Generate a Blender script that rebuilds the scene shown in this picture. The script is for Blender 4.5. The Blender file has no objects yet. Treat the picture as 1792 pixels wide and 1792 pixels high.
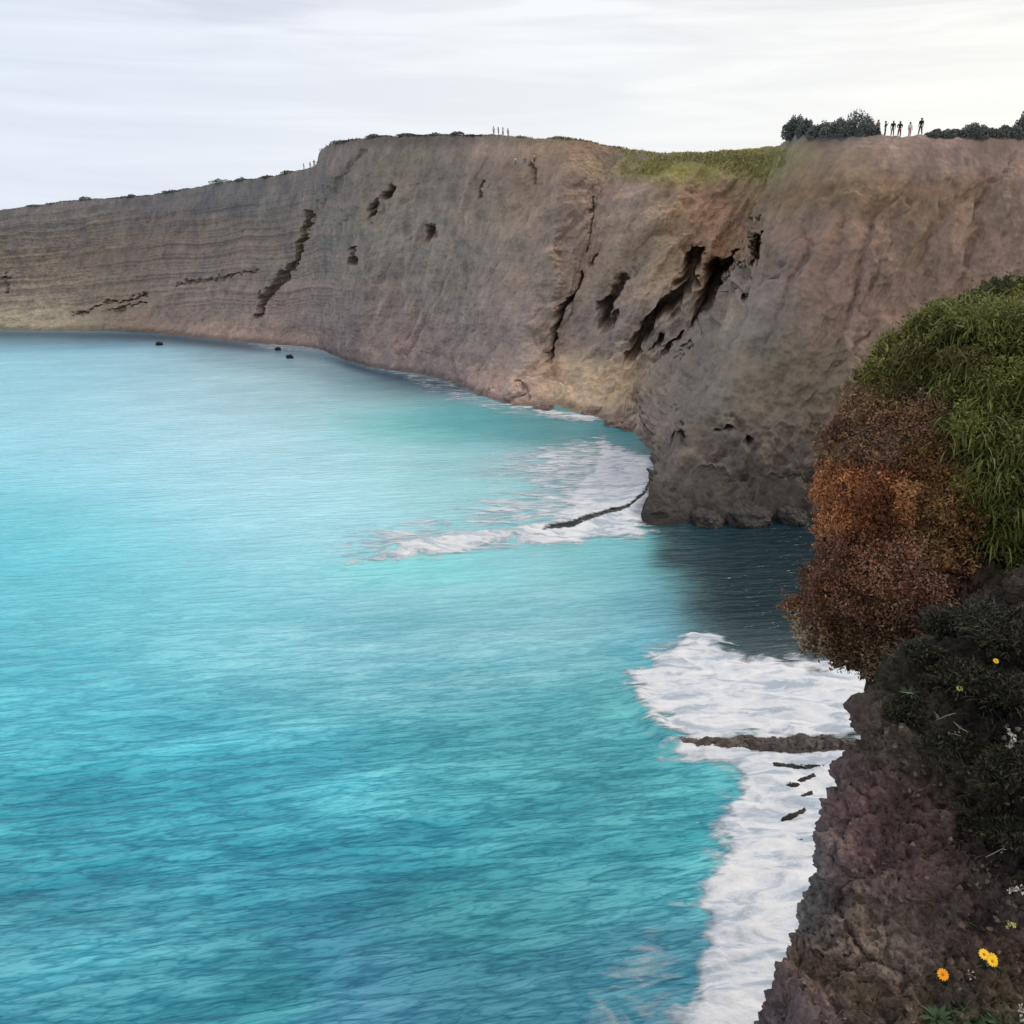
import bpy, math, random
import numpy as np
from mathutils import Vector, Matrix
from mathutils.bvhtree import BVHTree
S = bpy.context.scene
COL = S.collection
R = math.radians
random.seed(5); rng = np.random.default_rng(5)

# ------------------------------------------------------------------ camera, world, sun, exposure
CAMZ, PITCH, F = 30.0, R(17.2), 1600.0          # F in pixels of the 1792 px photograph
cam = bpy.data.objects.new('camera', bpy.data.cameras.new('camera')); COL.objects.link(cam)
cam.location = (0, 0, CAMZ); cam.rotation_euler = (math.pi/2 - PITCH, 0, 0)
cam.data.sensor_width = 36; cam.data.lens = 36*F/1792
cam.data.clip_start = .1; cam.data.clip_end = 6000
S.camera = cam
SUN_EL, SUN_AZ = R(52), R(62)
w = bpy.data.worlds.new('World'); S.world = w; w.use_nodes = True
nt = w.node_tree; nt.nodes.clear()
def N(nt, t, **k):
    n = nt.nodes.new(t)
    for a, b in k.items(): setattr(n, a, b)
    return n
out = N(nt, 'ShaderNodeOutputWorld'); bg = N(nt, 'ShaderNodeBackground'); bg.inputs['Strength'].default_value = .1
sky = N(nt, 'ShaderNodeTexSky', sky_type='NISHITA', sun_disc=False, sun_elevation=SUN_EL, sun_rotation=SUN_AZ)
sky.air_density = 1.0; sky.dust_density = 2.0
tc = N(nt, 'ShaderNodeTexCoord')
mp = N(nt, 'ShaderNodeMapping'); mp.inputs['Scale'].default_value = (1.4, 1.4, 16); mp.inputs['Rotation'].default_value = (R(3), R(-5), 0)
n1 = N(nt, 'ShaderNodeTexNoise'); n1.inputs['Scale'].default_value = 2.2; n1.inputs['Detail'].default_value = 7; n1.inputs['Roughness'].default_value = .55; n1.inputs['Distortion'].default_value = .5
nt.links.new(tc.outputs['Generated'], mp.inputs['Vector']); nt.links.new(mp.outputs[0], n1.inputs['Vector'])
r1 = N(nt, 'ShaderNodeValToRGB'); r1.color_ramp.elements[0].position = .36; r1.color_ramp.elements[1].position = .60
r1.color_ramp.elements[0].color = (6.7, 6.8, 7.6, 1); r1.color_ramp.elements[1].color = (10.0, 10.0, 10.2, 1)
sx = N(nt, 'ShaderNodeSeparateXYZ'); nt.links.new(tc.outputs['Generated'], sx.inputs[0])
# left is a cooler, thinner layer; the right side near the sun is warmer and brighter
mr = N(nt, 'ShaderNodeMapRange'); mr.inputs['From Min'].default_value = -.55; mr.inputs['From Max'].default_value = .45
nt.links.new(sx.outputs['X'], mr.inputs['Value'])
nt.links.new(n1.outputs['Fac'], r1.inputs[0])
tint = N(nt, 'ShaderNodeMix', data_type='RGBA', blend_type='MIX'); tint.inputs[6].default_value = (.82, .89, 1.0, 1); tint.inputs[7].default_value = (1.09, 1.075, 1.0, 1)
nt.links.new(mr.outputs[0], tint.inputs[0])
mul = N(nt, 'ShaderNodeMix', data_type='RGBA', blend_type='MULTIPLY'); mul.inputs[0].default_value = 1
nt.links.new(r1.outputs[0], mul.inputs[6]); nt.links.new(tint.outputs[2], mul.inputs[7])
# higher up the streaks get darker (cloud undersides)
hz = N(nt, 'ShaderNodeMapRange'); hz.inputs['From Min'].default_value = .14; hz.inputs['From Max'].default_value = .27; hz.inputs['To Min'].default_value = .25; hz.inputs['To Max'].default_value = .95
nt.links.new(sx.outputs['Z'], hz.inputs['Value'])
flat = N(nt, 'ShaderNodeMix', data_type='RGBA', blend_type='MULTIPLY'); flat.inputs[0].default_value = 1
flat.inputs[6].default_value = (9.75, 9.8, 9.95, 1); nt.links.new(tint.outputs[2], flat.inputs[7])
cl = N(nt, 'ShaderNodeMix', data_type='RGBA'); nt.links.new(hz.outputs[0], cl.inputs[0]); nt.links.new(flat.outputs[2], cl.inputs[6]); nt.links.new(mul.outputs[2], cl.inputs[7])
mx = N(nt, 'ShaderNodeMix', data_type='RGBA'); mx.inputs[0].default_value = .94
nt.links.new(sky.outputs[0], mx.inputs[6]); nt.links.new(cl.outputs[2], mx.inputs[7])
nt.links.new(mx.outputs[2], bg.inputs['Color']); nt.links.new(bg.outputs[0], out.inputs[0])
sl = bpy.data.lights.new('sun', 'SUN'); sl.energy = 1.2; sl.angle = R(12); sl.color = (1, .95, .88)
so = bpy.data.objects.new('sun', sl); COL.objects.link(so)
sd = Vector((math.cos(SUN_EL)*math.sin(SUN_AZ), math.cos(SUN_EL)*math.cos(SUN_AZ), math.sin(SUN_EL)))
so.rotation_euler = (-sd).to_track_quat('-Z', 'Y').to_euler(); so.location = (40, 40, 120)
S.view_settings.view_transform = 'Standard'; S.view_settings.look = 'None'; S.view_settings.exposure = 0; S.view_settings.gamma = 1

# ------------------------------------------------------------------ helpers
CA, SA = math.cos(PITCH), math.sin(PITCH)
def ray(u, v):
    a = 896 - v
    return np.array([u-896, a*SA + F*CA, a*CA - F*SA])
def onz(u, v, z=0.):                   # where the sight line through a photo pixel meets height z
    r = ray(u, v); return np.array([0, 0, CAMZ]) + r*((z-CAMZ)/r[2])
def onY(u, v, Y):                      # ... and where it reaches distance Y
    r = ray(u, v); return np.array([0, 0, CAMZ]) + r*(Y/r[1])
def px(P):                             # world points -> photo pixels
    P = np.asarray(P, float); d = P - np.array([0, 0, CAMZ])
    f = d[..., 1]*CA - d[..., 2]*SA; up = d[..., 1]*SA + d[..., 2]*CA
    f = np.maximum(f, .01)
    return 896 + F*d[..., 0]/f, 896 - F*up/f
_perm = rng.permutation(256); _perm = np.concatenate([_perm, _perm, _perm])
_g = rng.normal(size=(256, 3)); _g /= np.linalg.norm(_g, axis=1)[:, None]
def perlin(x, y, z):
    x, y, z = np.broadcast_arrays(x, y, z)
    xi, yi, zi = np.floor(x).astype(int), np.floor(y).astype(int), np.floor(z).astype(int)
    xf, yf, zf = x-xi, y-yi, z-zi
    xi &= 255; yi &= 255; zi &= 255
    fade = lambda t: t*t*t*(t*(t*6-15)+10)
    u, v, w_ = fade(xf), fade(yf), fade(zf)
    def gr(dx, dy, dz):
        h = _perm[_perm[_perm[xi+dx]+yi+dy]+zi+dz]
        g = _g[h]
        return g[..., 0]*(xf-dx)+g[..., 1]*(yf-dy)+g[..., 2]*(zf-dz)
    L = lambda a, b, t: a+(b-a)*t
    return L(L(L(gr(0,0,0), gr(1,0,0), u), L(gr(0,1,0), gr(1,1,0), u), v),
             L(L(gr(0,0,1), gr(1,0,1), u), L(gr(0,1,1), gr(1,1,1), u), v), w_)*1.5
def fbm(P, s, o=4, gain=.5, k=(1, 1, 1), off=0):
    r = 0; a = 1
    for i in range(o):
        r = r + a*perlin(P[..., 0]*s*k[0]+off+i*17.3, P[..., 1]*s*k[1]+i*5.1, P[..., 2]*s*k[2]+off)
        a *= gain; s *= 2.03
    return r
def ridged(P, s, o=4, gain=.5, k=(1, 1, 1), off=0):
    r = 0; a = 1
    for i in range(o):
        r = r + a*(1-2*np.abs(perlin(P[..., 0]*s*k[0]+off+i*11.3, P[..., 1]*s*k[1]+i*3.7, P[..., 2]*s*k[2]+off)))
        a *= gain; s *= 2.07
    return r
def cell(P, s, k=(1, 1, 1), off=0, facet=False):    # distance to the nearest cell centre and to the cell wall
    X = [P[..., i]*s*k[i]+off for i in range(3)]
    b = [np.floor(q) for q in X]
    d1 = np.full(X[0].shape, 9.); d2 = d1.copy(); pl = d1*0
    for dx in (-1, 0, 1):
        for dy in (-1, 0, 1):
            for dz in (-1, 0, 1):
                c = [b[0]+dx, b[1]+dy, b[2]+dz]
                h = _perm[_perm[_perm[c[0].astype(int) & 255]+(c[1].astype(int) & 255)]+(c[2].astype(int) & 255)]
                j = (_g[h]*.5+.5)
                d = np.sqrt(sum((c[i]+j[..., i]-X[i])**2 for i in range(3)))
                nearer = d < d1; gp = _g[(h*7+13) & 255]
                pl = np.where(nearer, sum(gp[..., i]*(X[i]-c[i]-j[..., i]) for i in range(3))*1.2+(gp[..., 0]+gp[..., 1])*.25, pl)
                d2 = np.minimum(d2, np.maximum(d1, d)); d1 = np.minimum(d1, d)
    return (pl, d2-d1) if facet else (d1, d2-d1)
def lin(c):
    c = np.asarray(c, float)/255; return np.where(c <= .04045, c/12.92, ((c+.055)/1.055)**2.4)
def catmull(C, ts):                    # C (n, ..., 3), ts in [0, n-1]
    n = len(C); i = np.clip(np.floor(ts).astype(int), 0, n-2); t = (ts-i)
    sh = (slice(None),)+(None,)*(C.ndim-1); t = t[sh]
    p0, p1, p2, p3 = C[np.maximum(i-1, 0)], C[i], C[i+1], C[np.minimum(i+2, n-1)]
    m1, m2 = (p2-p0)*.35, (p3-p1)*.35
    return (2*t**3-3*t**2+1)*p1+(t**3-2*t**2+t)*m1+(-2*t**3+3*t**2)*p2+(t**3-t**2)*m2
def steps(counts):
    o = []
    for i, c in enumerate(counts): o += [i+k/c for k in range(c)]
    return np.array(o+[len(counts)], float)
def grid_normals(G):
    n = np.cross(np.gradient(G, axis=0), np.gradient(G, axis=1))
    return n/np.maximum(np.linalg.norm(n, axis=2, keepdims=True), 1e-9)
def grid_faces(a, b):
    i = np.arange(a*b).reshape(a, b)
    return np.stack([i[:-1, :-1], i[1:, :-1], i[1:, 1:], i[:-1, 1:]], -1).reshape(-1, 4)
def mesh_obj(name, V, Fc, mat, parent=None, smooth=True, col=None, mask=None):
    V = np.asarray(V, np.float32).reshape(-1, 3); Fc = np.asarray(Fc, np.int32)
    me = bpy.data.meshes.new(name); k = Fc.shape[1]
    me.vertices.add(len(V)); me.vertices.foreach_set('co', V.ravel())
    me.loops.add(Fc.size); me.loops.foreach_set('vertex_index', Fc.ravel())
    me.polygons.add(len(Fc)); me.polygons.foreach_set('loop_start', np.arange(0, Fc.size, k, dtype=np.int32))
    me.update(calc_edges=True); me.validate()
    me.polygons.foreach_set('use_smooth', np.full(len(me.polygons), smooth))
    if col is not None:
        a = me.attributes.new('tint', 'FLOAT_COLOR', 'POINT')
        c = np.ones((len(V), 4), np.float32); c[:, :3] = np.asarray(col).reshape(-1, np.asarray(col).shape[-1])[:, :3]
        if np.asarray(col).shape[-1] == 4: c[:, 3] = np.asarray(col).reshape(-1, 4)[:, 3]
        a.data.foreach_set('color', c.ravel())
    if mask is not None:
        a = me.attributes.new('cover', 'FLOAT', 'POINT'); a.data.foreach_set('value', np.asarray(mask, np.float32).ravel())
    me.materials.append(mat)
    o = bpy.data.objects.new(name, me); COL.objects.link(o)
    if parent: o.parent = parent
    return o
def tag(o, label=None, cat=None, group=None, kind=None):
    for k, v in (('label', label), ('category', cat), ('group', group), ('kind', kind)):
        if v: o[k] = v
    return o
def blobs(P, L, p=1.0):                # smooth blend of anchor colours given at photo pixels (surface colour; water anchors also hold painted reflection)
    u, v = px(P); num = np.zeros(u.shape+(3,)); den = np.full(u.shape, 1e-9)
    for (bx, by, rx, ry, c) in L:
        wt = np.exp(-np.clip(((u-bx)/rx)**2+((v-by)/ry)**2, 0, 60)*p)+1e-7/(1+((u-bx)/400)**2+((v-by)/400)**2)
        num += wt[..., None]*lin(c); den += wt
    return num/den[..., None]
def poly_sdf(x, y, poly):              # signed distance, negative inside
    d = np.full(x.shape, 1e9); s = np.zeros(x.shape, bool); n = len(poly)
    for i in range(n):
        ax, ay = poly[i]; bx, by = poly[(i+1) % n]
        ex, ey = bx-ax, by-ay; t = np.clip(((x-ax)*ex+(y-ay)*ey)/(ex*ex+ey*ey), 0, 1)
        d = np.minimum(d, np.hypot(x-ax-t*ex, y-ay-t*ey))
        if ay != by: s ^= ((ay > y) != (by > y)) & (x < (bx-ax)*(y-ay)/(by-ay)+ax)
    return np.where(s, -d, d)
def seg_dist(u, v, pl):
    d = np.full(u.shape, 1e9)
    for (ax, ay), (bx, by) in zip(pl[:-1], pl[1:]):
        ex, ey = bx-ax, by-ay; t = np.clip(((u-ax)*ex+(v-ay)*ey)/(ex*ex+ey*ey+1e-9), 0, 1)
        d = np.minimum(d, np.hypot(u-ax-t*ex, v-ay-t*ey))
    return d
def sstep(a, b, x):
    t = np.clip((x-a)/(b-a), 0, 1); return t*t*(3-2*t)

# ------------------------------------------------------------------ materials
def rock_mat(name, s, bump=.5, var=.5, rough=.92, dist=None, streak=(1, 1, 1)):
    m = bpy.data.materials.new(name); m.use_nodes = True; t = m.node_tree; b = t.nodes['Principled BSDF']
    b.inputs['Roughness'].default_value = rough; b.inputs['Specular IOR Level'].default_value = .25
    g = N(t, 'ShaderNodeTexCoord'); at = N(t, 'ShaderNodeAttribute', attribute_name='tint')
    mp = N(t, 'ShaderNodeMapping'); mp.inputs['Scale'].default_value = streak; t.links.new(g.outputs['Object'], mp.inputs[0])
    n = N(t, 'ShaderNodeTexNoise'); n.inputs['Scale'].default_value = s; n.inputs['Detail'].default_value = 9; n.inputs['Roughness'].default_value = .68
    n2 = N(t, 'ShaderNodeTexNoise'); n2.inputs['Scale'].default_value = s*.17; n2.inputs['Detail'].default_value = 5; n2.inputs['Distortion'].default_value = .6
    vo = N(t, 'ShaderNodeTexVoronoi', feature='F1'); vo.inputs['Scale'].default_value = s*2.2
    t.links.new(mp.outputs[0], n.inputs[0]); t.links.new(g.outputs['Object'], n2.inputs[0]); t.links.new(g.outputs['Object'], vo.inputs[0])
    a = N(t, 'ShaderNodeMapRange'); a.inputs[1].default_value = .3; a.inputs[2].default_value = .7; a.inputs[3].default_value = 1-var; a.inputs[4].default_value = 1+var
    t.links.new(n.outputs['Fac'], a.inputs[0])
    c = N(t, 'ShaderNodeValToRGB'); e = c.color_ramp.elements
    e[0].position = .32; e[0].color = (.86, .84, .83, 1); e[1].position = .68; e[1].color = (1.22, 1.12, 1.0, 1)
    t.links.new(n2.outputs['Fac'], c.inputs[0])
    m1 = N(t, 'ShaderNodeMix', data_type='RGBA', blend_type='MULTIPLY'); m1.inputs[0].default_value = 1
    t.links.new(at.outputs['Color'], m1.inputs[6]); t.links.new(c.outputs[0], m1.inputs[7])
    m2 = N(t, 'ShaderNodeVectorMath', operation='SCALE'); t.links.new(m1.outputs[2], m2.inputs[0]); t.links.new(a.outputs[0], m2.inputs['Scale'])
    t.links.new(m2.outputs[0], b.inputs['Base Color'])
    ad = N(t, 'ShaderNodeMath', operation='MULTIPLY_ADD'); ad.inputs[1].default_value = .6
    t.links.new(vo.outputs['Distance'], ad.inputs[0]); t.links.new(n.outputs['Fac'], ad.inputs[2])
    bp = N(t, 'ShaderNodeBump'); bp.inputs['Strength'].default_value = bump; bp.inputs['Distance'].default_value = dist or .6/s
    t.links.new(ad.outputs[0], bp.inputs['Height']); t.links.new(bp.outputs[0], b.inputs['Normal'])
    return m
def plain_mat(name, c, var=.25, s=8, rough=.8, trans=0, spec=.3):
    m = bpy.data.materials.new(name); m.use_nodes = True; t = m.node_tree; b = t.nodes['Principled BSDF']
    b.inputs['Roughness'].default_value = rough; b.inputs['Specular IOR Level'].default_value = spec
    g = N(t, 'ShaderNodeTexCoord'); n = N(t, 'ShaderNodeTexNoise'); n.inputs['Scale'].default_value = s; n.inputs['Detail'].default_value = 5
    t.links.new(g.outputs['Object'], n.inputs[0])
    r = N(t, 'ShaderNodeValToRGB'); e = r.color_ramp.elements; c = lin(c)
    e[0].position = .3; e[0].color = (*(c*(1-var)), 1); e[1].position = .7; e[1].color = (*(c*(1+var)), 1)
    t.links.new(n.outputs['Fac'], r.inputs[0]); t.links.new(r.outputs[0], b.inputs['Base Color'])
    return m
def leaf_mat(name, c, c2=None, rough=.6, s=3.0):
    m = plain_mat(name, c, .3, s, rough)
    t = m.node_tree
    if c2 is not None:
        r = [x for x in t.nodes if x.type == 'VALTORGB'][0]; r.color_ramp.elements[1].color = (*lin(c2), 1)
        r.color_ramp.elements[0].position = .42; r.color_ramp.elements[1].position = .58
    return m
M_far = rock_mat('far_cliff_rock', .7, .6, .26, streak=(1, 1, .4), dist=.9)
M_mid = rock_mat('outcrop_rock', 4.2, 1.0, .55, dist=.25)
M_near = rock_mat('near_rock', 16, 1.0, .55, dist=.06)
M_stone = rock_mat('wet_rock', 1.5, .8, .4, rough=.55)

# ------------------------------------------------------------------ the cliffs across the bay
GS = [0, .08, .22, .42, .64, .84, 1.]
GD = [0, .26, .45, .60, .74, .88, 1.]
def sec(fx, fy, tx, ty, dY, mids=None):
    f = onz(fx, fy); P = []
    for i in range(7):
        if i == 0: P.append(f); continue
        u, v = fx+(tx-fx)*GS[i], fy+(ty-fy)*GS[i]
        if mids and i < 6: u, v = mids[i-1]
        P.append(onY(u, v, f[1]+dY*GD[i]))
    top = P[-1]; back = np.array([top[0], top[1], 0])/np.hypot(top[0], top[1])
    pre = f - back*1.0; pre[2] = -2.
    P = [pre]+P
    for d, dz in ((3, .25), (14, .1), (60, -1.5), (400, -8)): P.append(top+back*d+np.array([0, 0, dz]))
    return np.array(P)
SEC = [sec(-420, 575, -420, 408, 48), sec(-160, 577, -160, 392, 46), sec(0, 579, 0, 371, 45), sec(130, 580, 130, 354, 44), sec(260, 583, 260, 345, 40),
       sec(400, 597, 395, 322, 34), sec(470, 603, 470, 314, 26), sec(520, 606, 520, 303, 24), sec(560, 612, 552, 294, 22), sec(580, 620, 560, 270, 22),
       sec(610, 632, 582, 256, 23), sec(660, 645, 640, 247, 24), sec(735, 655, 740, 241, 24), sec(800, 672, 860, 242, 25), sec(845, 692, 935, 247, 28),
       sec(900, 710, 1005, 250, 32), sec(965, 712, 1075, 263, 36), sec(1035, 730, 1180, 273, 38), sec(1085, 742, 1290, 268, 42),
       sec(1105, 762, 1355, 263, 44, [(1118, 735), (1150, 670), (1215, 590), (1300, 480), (1345, 350)]),
       sec(1150, 800, 1374, 254, 18, [(1160, 775), (1195, 705), (1262, 605), (1330, 480), (1358, 360)]),
       sec(1148, 850, 1379, 244, 24, [(1165, 810), (1205, 740), (1285, 620), (1345, 490), (1366, 370)]),
       sec(1124, 915, 1402, 246, 30, [(1150, 872), (1215, 770), (1300, 645), (1358, 510), (1385, 380)]),
       sec(1200, 917, 1475, 248, 25), sec(1300, 913, 1560, 248, 20), sec(1400, 908, 1650, 248, 18), sec(1520, 905, 1790, 250, 18), sec(1750, 903, 2080, 248, 18), sec(2300, 895, 2700, 240, 20)]
SEC = np.array(SEC)
def cnt(i):
    a, b = SEC[i][5], SEC[i+1][5]; ua, va = px(a); ub, vb = px(b)
    vis = 1 if -60 < (ua+ub)/2 < 1900 else .25
    return int(np.clip(np.hypot(ua-ub, va-vb)/1.9*vis, 14, 90))
ts_s = steps([cnt(i) for i in range(len(SEC)-1)])
ts_t = steps([3, 22, 34, 52, 56, 50, 36, 6, 6, 6, 6])
G = catmull(SEC, ts_s); G = np.moveaxis(catmull(np.moveaxis(G, 1, 0), ts_t), 0, 1)   # (s, t, 3)
G0 = G.copy(); Nn = grid_normals(G)
flip = np.sign(np.sum(Nn*(np.array([0, 0, CAMZ])-G), 2, keepdims=True).mean()); Nn = Nn*flip
Tn = np.broadcast_to(ts_t[None, :], G.shape[:2])
face = sstep(.6, 1.6, Tn)*(1-.8*sstep(6.6, 7.2, Tn))                              # rock face, fading on the plateau
u0, v0 = px(G)
headl = sstep(1100, 1200, u0-(v0-600)*(-.5))                                      # the nearer headland on the right
low = 1-sstep(2, 4.6, Tn)
lean = G.copy(); lean[..., 0] = G[..., 0]+G[..., 2]*-.45                            # rock fabric leaning down to the left
disp = 1.5*ridged(lean, 1/16, 4, .5, (1, 1, .28)) + .75*ridged(lean, 1/5., 3, .5, (1, 1, .22), 7) + .45*fbm(G, 1/3., 4, .55, (1, 1, 1), 3)
bed = G[..., 2]-.10*G[..., 0]+.9*fbm(G, 1/25, 2)                                  # bedding
leftw = 1-sstep(480, 640, u0)
disp = disp*(1-.55*leftw) + (.35+.5*leftw)*perlin(bed*.45, bed*0+3.3, G[..., 0]*.012) + (.15+.3*leftw)*perlin(bed*1.5, bed*0, G[..., 0]*.02)
c1, c2 = cell(lean, 1/4.2, (1, 1, .45))
rub = low*headl+.35*low
disp = disp + rub*(2.1*(.55-c1)+.7*fbm(G, .9, 3)) + .35*headl*ridged(lean, .45, 3, .55, (1, 1, .35), 21)
c1, c2 = cell(G, 1/1.3, (1, 1, .8), 5)
disp = disp + .3*(.5-c1)*(.35+rub)
f1, f2 = cell(lean+1.2*fbm(G, .3, 3)[..., None], 1/6.5, (1, 1, .35), 15, True); disp = disp+f1*.55*(1-.6*leftw)-.30*(1-sstep(0, .14, f2))*(1-.5*leftw)
wave = sstep(1.0, 1.8, Tn)*.7+.3
topk = 1-.75*sstep(5.9, 6.9, Tn)
carve = np.zeros_like(disp)
CR = [([(1350, 386), (1336, 415), (1325, 442)], 9, 6), ([(1356, 420), (1345, 465), (1326, 496)], 8, 6), ([(1218, 448), (1208, 478), (1203, 512)], 14, 9),
      ([(1212, 512), (1175, 545), (1140, 572), (1120, 600), (1108, 640)], 13, 9), ([(1205, 520), (1190, 545), (1178, 565)], 6, 3),
      ([(1264, 482), (1258, 525), (1246, 568)], 28, 15), ([(1244, 560), (1220, 600)], 17, 11), ([(1316, 486), (1300, 520), (1282, 552)], 19, 12), ([(1228, 600), (1206, 640)], 7, 5), ([(1160, 590), (1142, 622)], 6, 4), ([(1290, 440), (1272, 468)], 6, 4), ([(1275, 455), (1285, 478)], 6, 4),
      ([(1228, 592), (1195, 602), (1172, 622)], 9, 4), ([(1022, 482), (1014, 515), (975, 545), (966, 590), (958, 638)], 5.5, 5.5), ([(1046, 452), (1040, 470)], 4, 2.5),
      ([(1095, 487), (1078, 512), (1066, 545)], 7, 3.5), ([(1066, 535), (1064, 580)], 13, 8), ([(1085, 550), (1080, 580)], 5, 3),
      ([(688, 330), (676, 348)], 7, 3.5), ([(662, 355), (655, 380)], 5, 3), ([(762, 402), (760, 425)], 7, 3.5), ([(632, 435), (628, 465)], 4, 3),
      ([(545, 375), (535, 420), (524, 455), (495, 490), (468, 515), (452, 560)], 5.5, 3.5), ([(500, 482), (462, 525)], 9, 3), ([(130, 552), (190, 530), (255, 519)], 3, 2),
      ([(195, 545), (258, 530)], 2.5, 2), ([(300, 500), (450, 475)], 2.2, 1.2), ([(1032, 350), (1030, 445)], 3, 1.2), ([(855, 320), (852, 350)], 3, 1.2),
      ([(1207, 783), (1204, 805)], 8, 3.5), ([(1312, 792), (1302, 806)], 8, 3), ([(1285, 770), (1262, 772)], 4, 1.5), ([(935, 290), (935, 318)], 3, 1),
      ([(8, 482), (14, 508)], 4, 2), ([(640, 270), (540, 400)], 9, .8), ([(930, 700), (905, 690)], 4, 1)]
uj = u0+7*fbm(G, .5, 3, .55, (1, 1, 1), 31); vj = v0+6*fbm(G, .5, 3, .55, (1, 1, 1), 51)
for pl, wd, dp in CR:
    d = seg_dist(uj, vj, pl); carve = np.maximum(carve, dp*(1-sstep(.35, 1.15, d/wd)))
G = G+Nn*((disp*face*wave*topk-.8*face*topk)[..., None]) 
inward = np.array([.25, 1, .12]); inward /= np.linalg.norm(inward)
G = G+inward*(carve*1.5*(Tn > .8))[..., None]
# low shrubby lumps along the plateau edge
edge = sstep(6.3, 6.9, Tn)*(1-sstep(8.5, 9.5, Tn))
G[..., 2] += edge*(.28*fbm(G0, .35, 4, .6)+.15)
def K(r, g, b, k=.62):                 # a photo colour, brought back to a plain surface colour in this light
    return np.array([r, g, b])*1.0
CL = [(-300, 450, 300, 200, (96, 88, 84)), (60, 395, 130, 28, (84, 86, 92)), (320, 350, 140, 26, (86, 88, 93)), (480, 320, 90, 22, (88, 88, 90)), (80, 440, 170, 45, (94, 86, 78)), (150, 500, 150, 40, (112, 104, 97)),
      (60, 555, 90, 28, (128, 128, 112)), (250, 555, 110, 30, (108, 98, 90)), (330, 420, 140, 60, (103, 93, 89)), (400, 520, 120, 50, (122, 112, 108)), (420, 590, 90, 20, (140, 122, 115)),
      (590, 300, 60, 50, (104, 92, 94)), (720, 300, 120, 50, (100, 92, 84)), (760, 250, 160, 9, (62, 62, 66)), (870, 262, 40, 16, (150, 125, 120)), (640, 430, 130, 90, (110, 103, 97)), (620, 560, 130, 80, (116, 104, 104)),
      (800, 420, 90, 110, (114, 106, 101)), (800, 590, 110, 80, (118, 107, 108)), (950, 320, 70, 40, (114, 94, 80)), (980, 262, 90, 14, (124, 102, 82)), (960, 245, 80, 7, (104, 102, 82)), (920, 430, 80, 90, (120, 106, 98)),
      (1020, 420, 80, 90, (120, 106, 98)), (1090, 350, 40, 50, (128, 112, 112)), (870, 680, 60, 25, (150, 128, 122)), (1010, 675, 70, 32, (156, 140, 118)), (1080, 675, 60, 24, (152, 136, 110)), (1050, 560, 80, 60, (122, 111, 106)),
      (1130, 305, 60, 16, (112, 110, 52)), (1240, 300, 80, 18, (118, 118, 58)), (1340, 285, 50, 22, (112, 112, 62)), (1200, 278, 160, 8, (98, 96, 78)), (1240, 395, 60, 60, (124, 96, 82)), (1150, 420, 60, 60, (122, 110, 90)), (1320, 390, 50, 60, (122, 106, 80)),
      (1180, 650, 60, 60, (110, 103, 98)), (1130, 745, 50, 30, (128, 118, 110)), (1420, 240, 80, 12, (96, 92, 86)), (1450, 300, 110, 25, (118, 102, 84)), (1450, 350, 130, 30, (106, 88, 66)), (1600, 280, 90, 30, (126, 108, 102)), (1620, 350, 90, 30, (106, 88, 70)),
      (1740, 330, 90, 60, (118, 100, 92)), (1430, 440, 90, 50, (118, 98, 92)), (1600, 440, 120, 50, (112, 96, 80)), (1720, 460, 100, 50, (118, 98, 92)), (1500, 540, 130, 60, (112, 94, 86)), (1400, 660, 110, 60, (96, 90, 78)), (1520, 670, 80, 60, (98, 84, 76)),
      (1330, 560, 50, 50, (122, 114, 108)), (1280, 700, 90, 60, (104, 98, 92)), (1400, 780, 120, 50, (88, 80, 74)), (1200, 830, 80, 40, (94, 88, 84)), (1350, 850, 140, 40, (76, 72, 68)), (1300, 900, 220, 18, (48, 46, 46)), (1900, 600, 200, 300, (100, 88, 80))]
tint_c = blobs(G0, CL, .7); gy = tint_c.mean(-1, keepdims=True); tint_c = gy+(tint_c-gy)*.82
vj = fbm(G0, .25, 4, .6, (1, 1, .6), 9)
tint_c = tint_c*(1+.12*vj[..., None])*(1.78+.10*(1-sstep(900, 1250, u0)))[..., None]*np.array([1.05, .99, .94])
wet = (1-sstep(.2, 1.6, G[..., 2]+.5*fbm(G0, .4, 3)))[..., None]; tint_c = tint_c*(1-.5*wet)
si = int(np.argmin(np.abs(ts_s-19.4)))
def piece(name, a, b, label, kind='structure'):
    g = G[a:b+1]; o = mesh_obj(name, g, grid_faces(*g.shape[:2]), M_far, col=tint_c[a:b+1]); return tag(o, label, None, None, kind)
cliffA = piece('cliff', 0, si, 'grey brown eroded sea cliff curving round the far side of the bay')
cliffB = piece('headland', si, len(ts_s)-1, 'nearer brown headland on the right with a dark rocky foot in the water')
TERR = [cliffA, cliffB]

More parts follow.
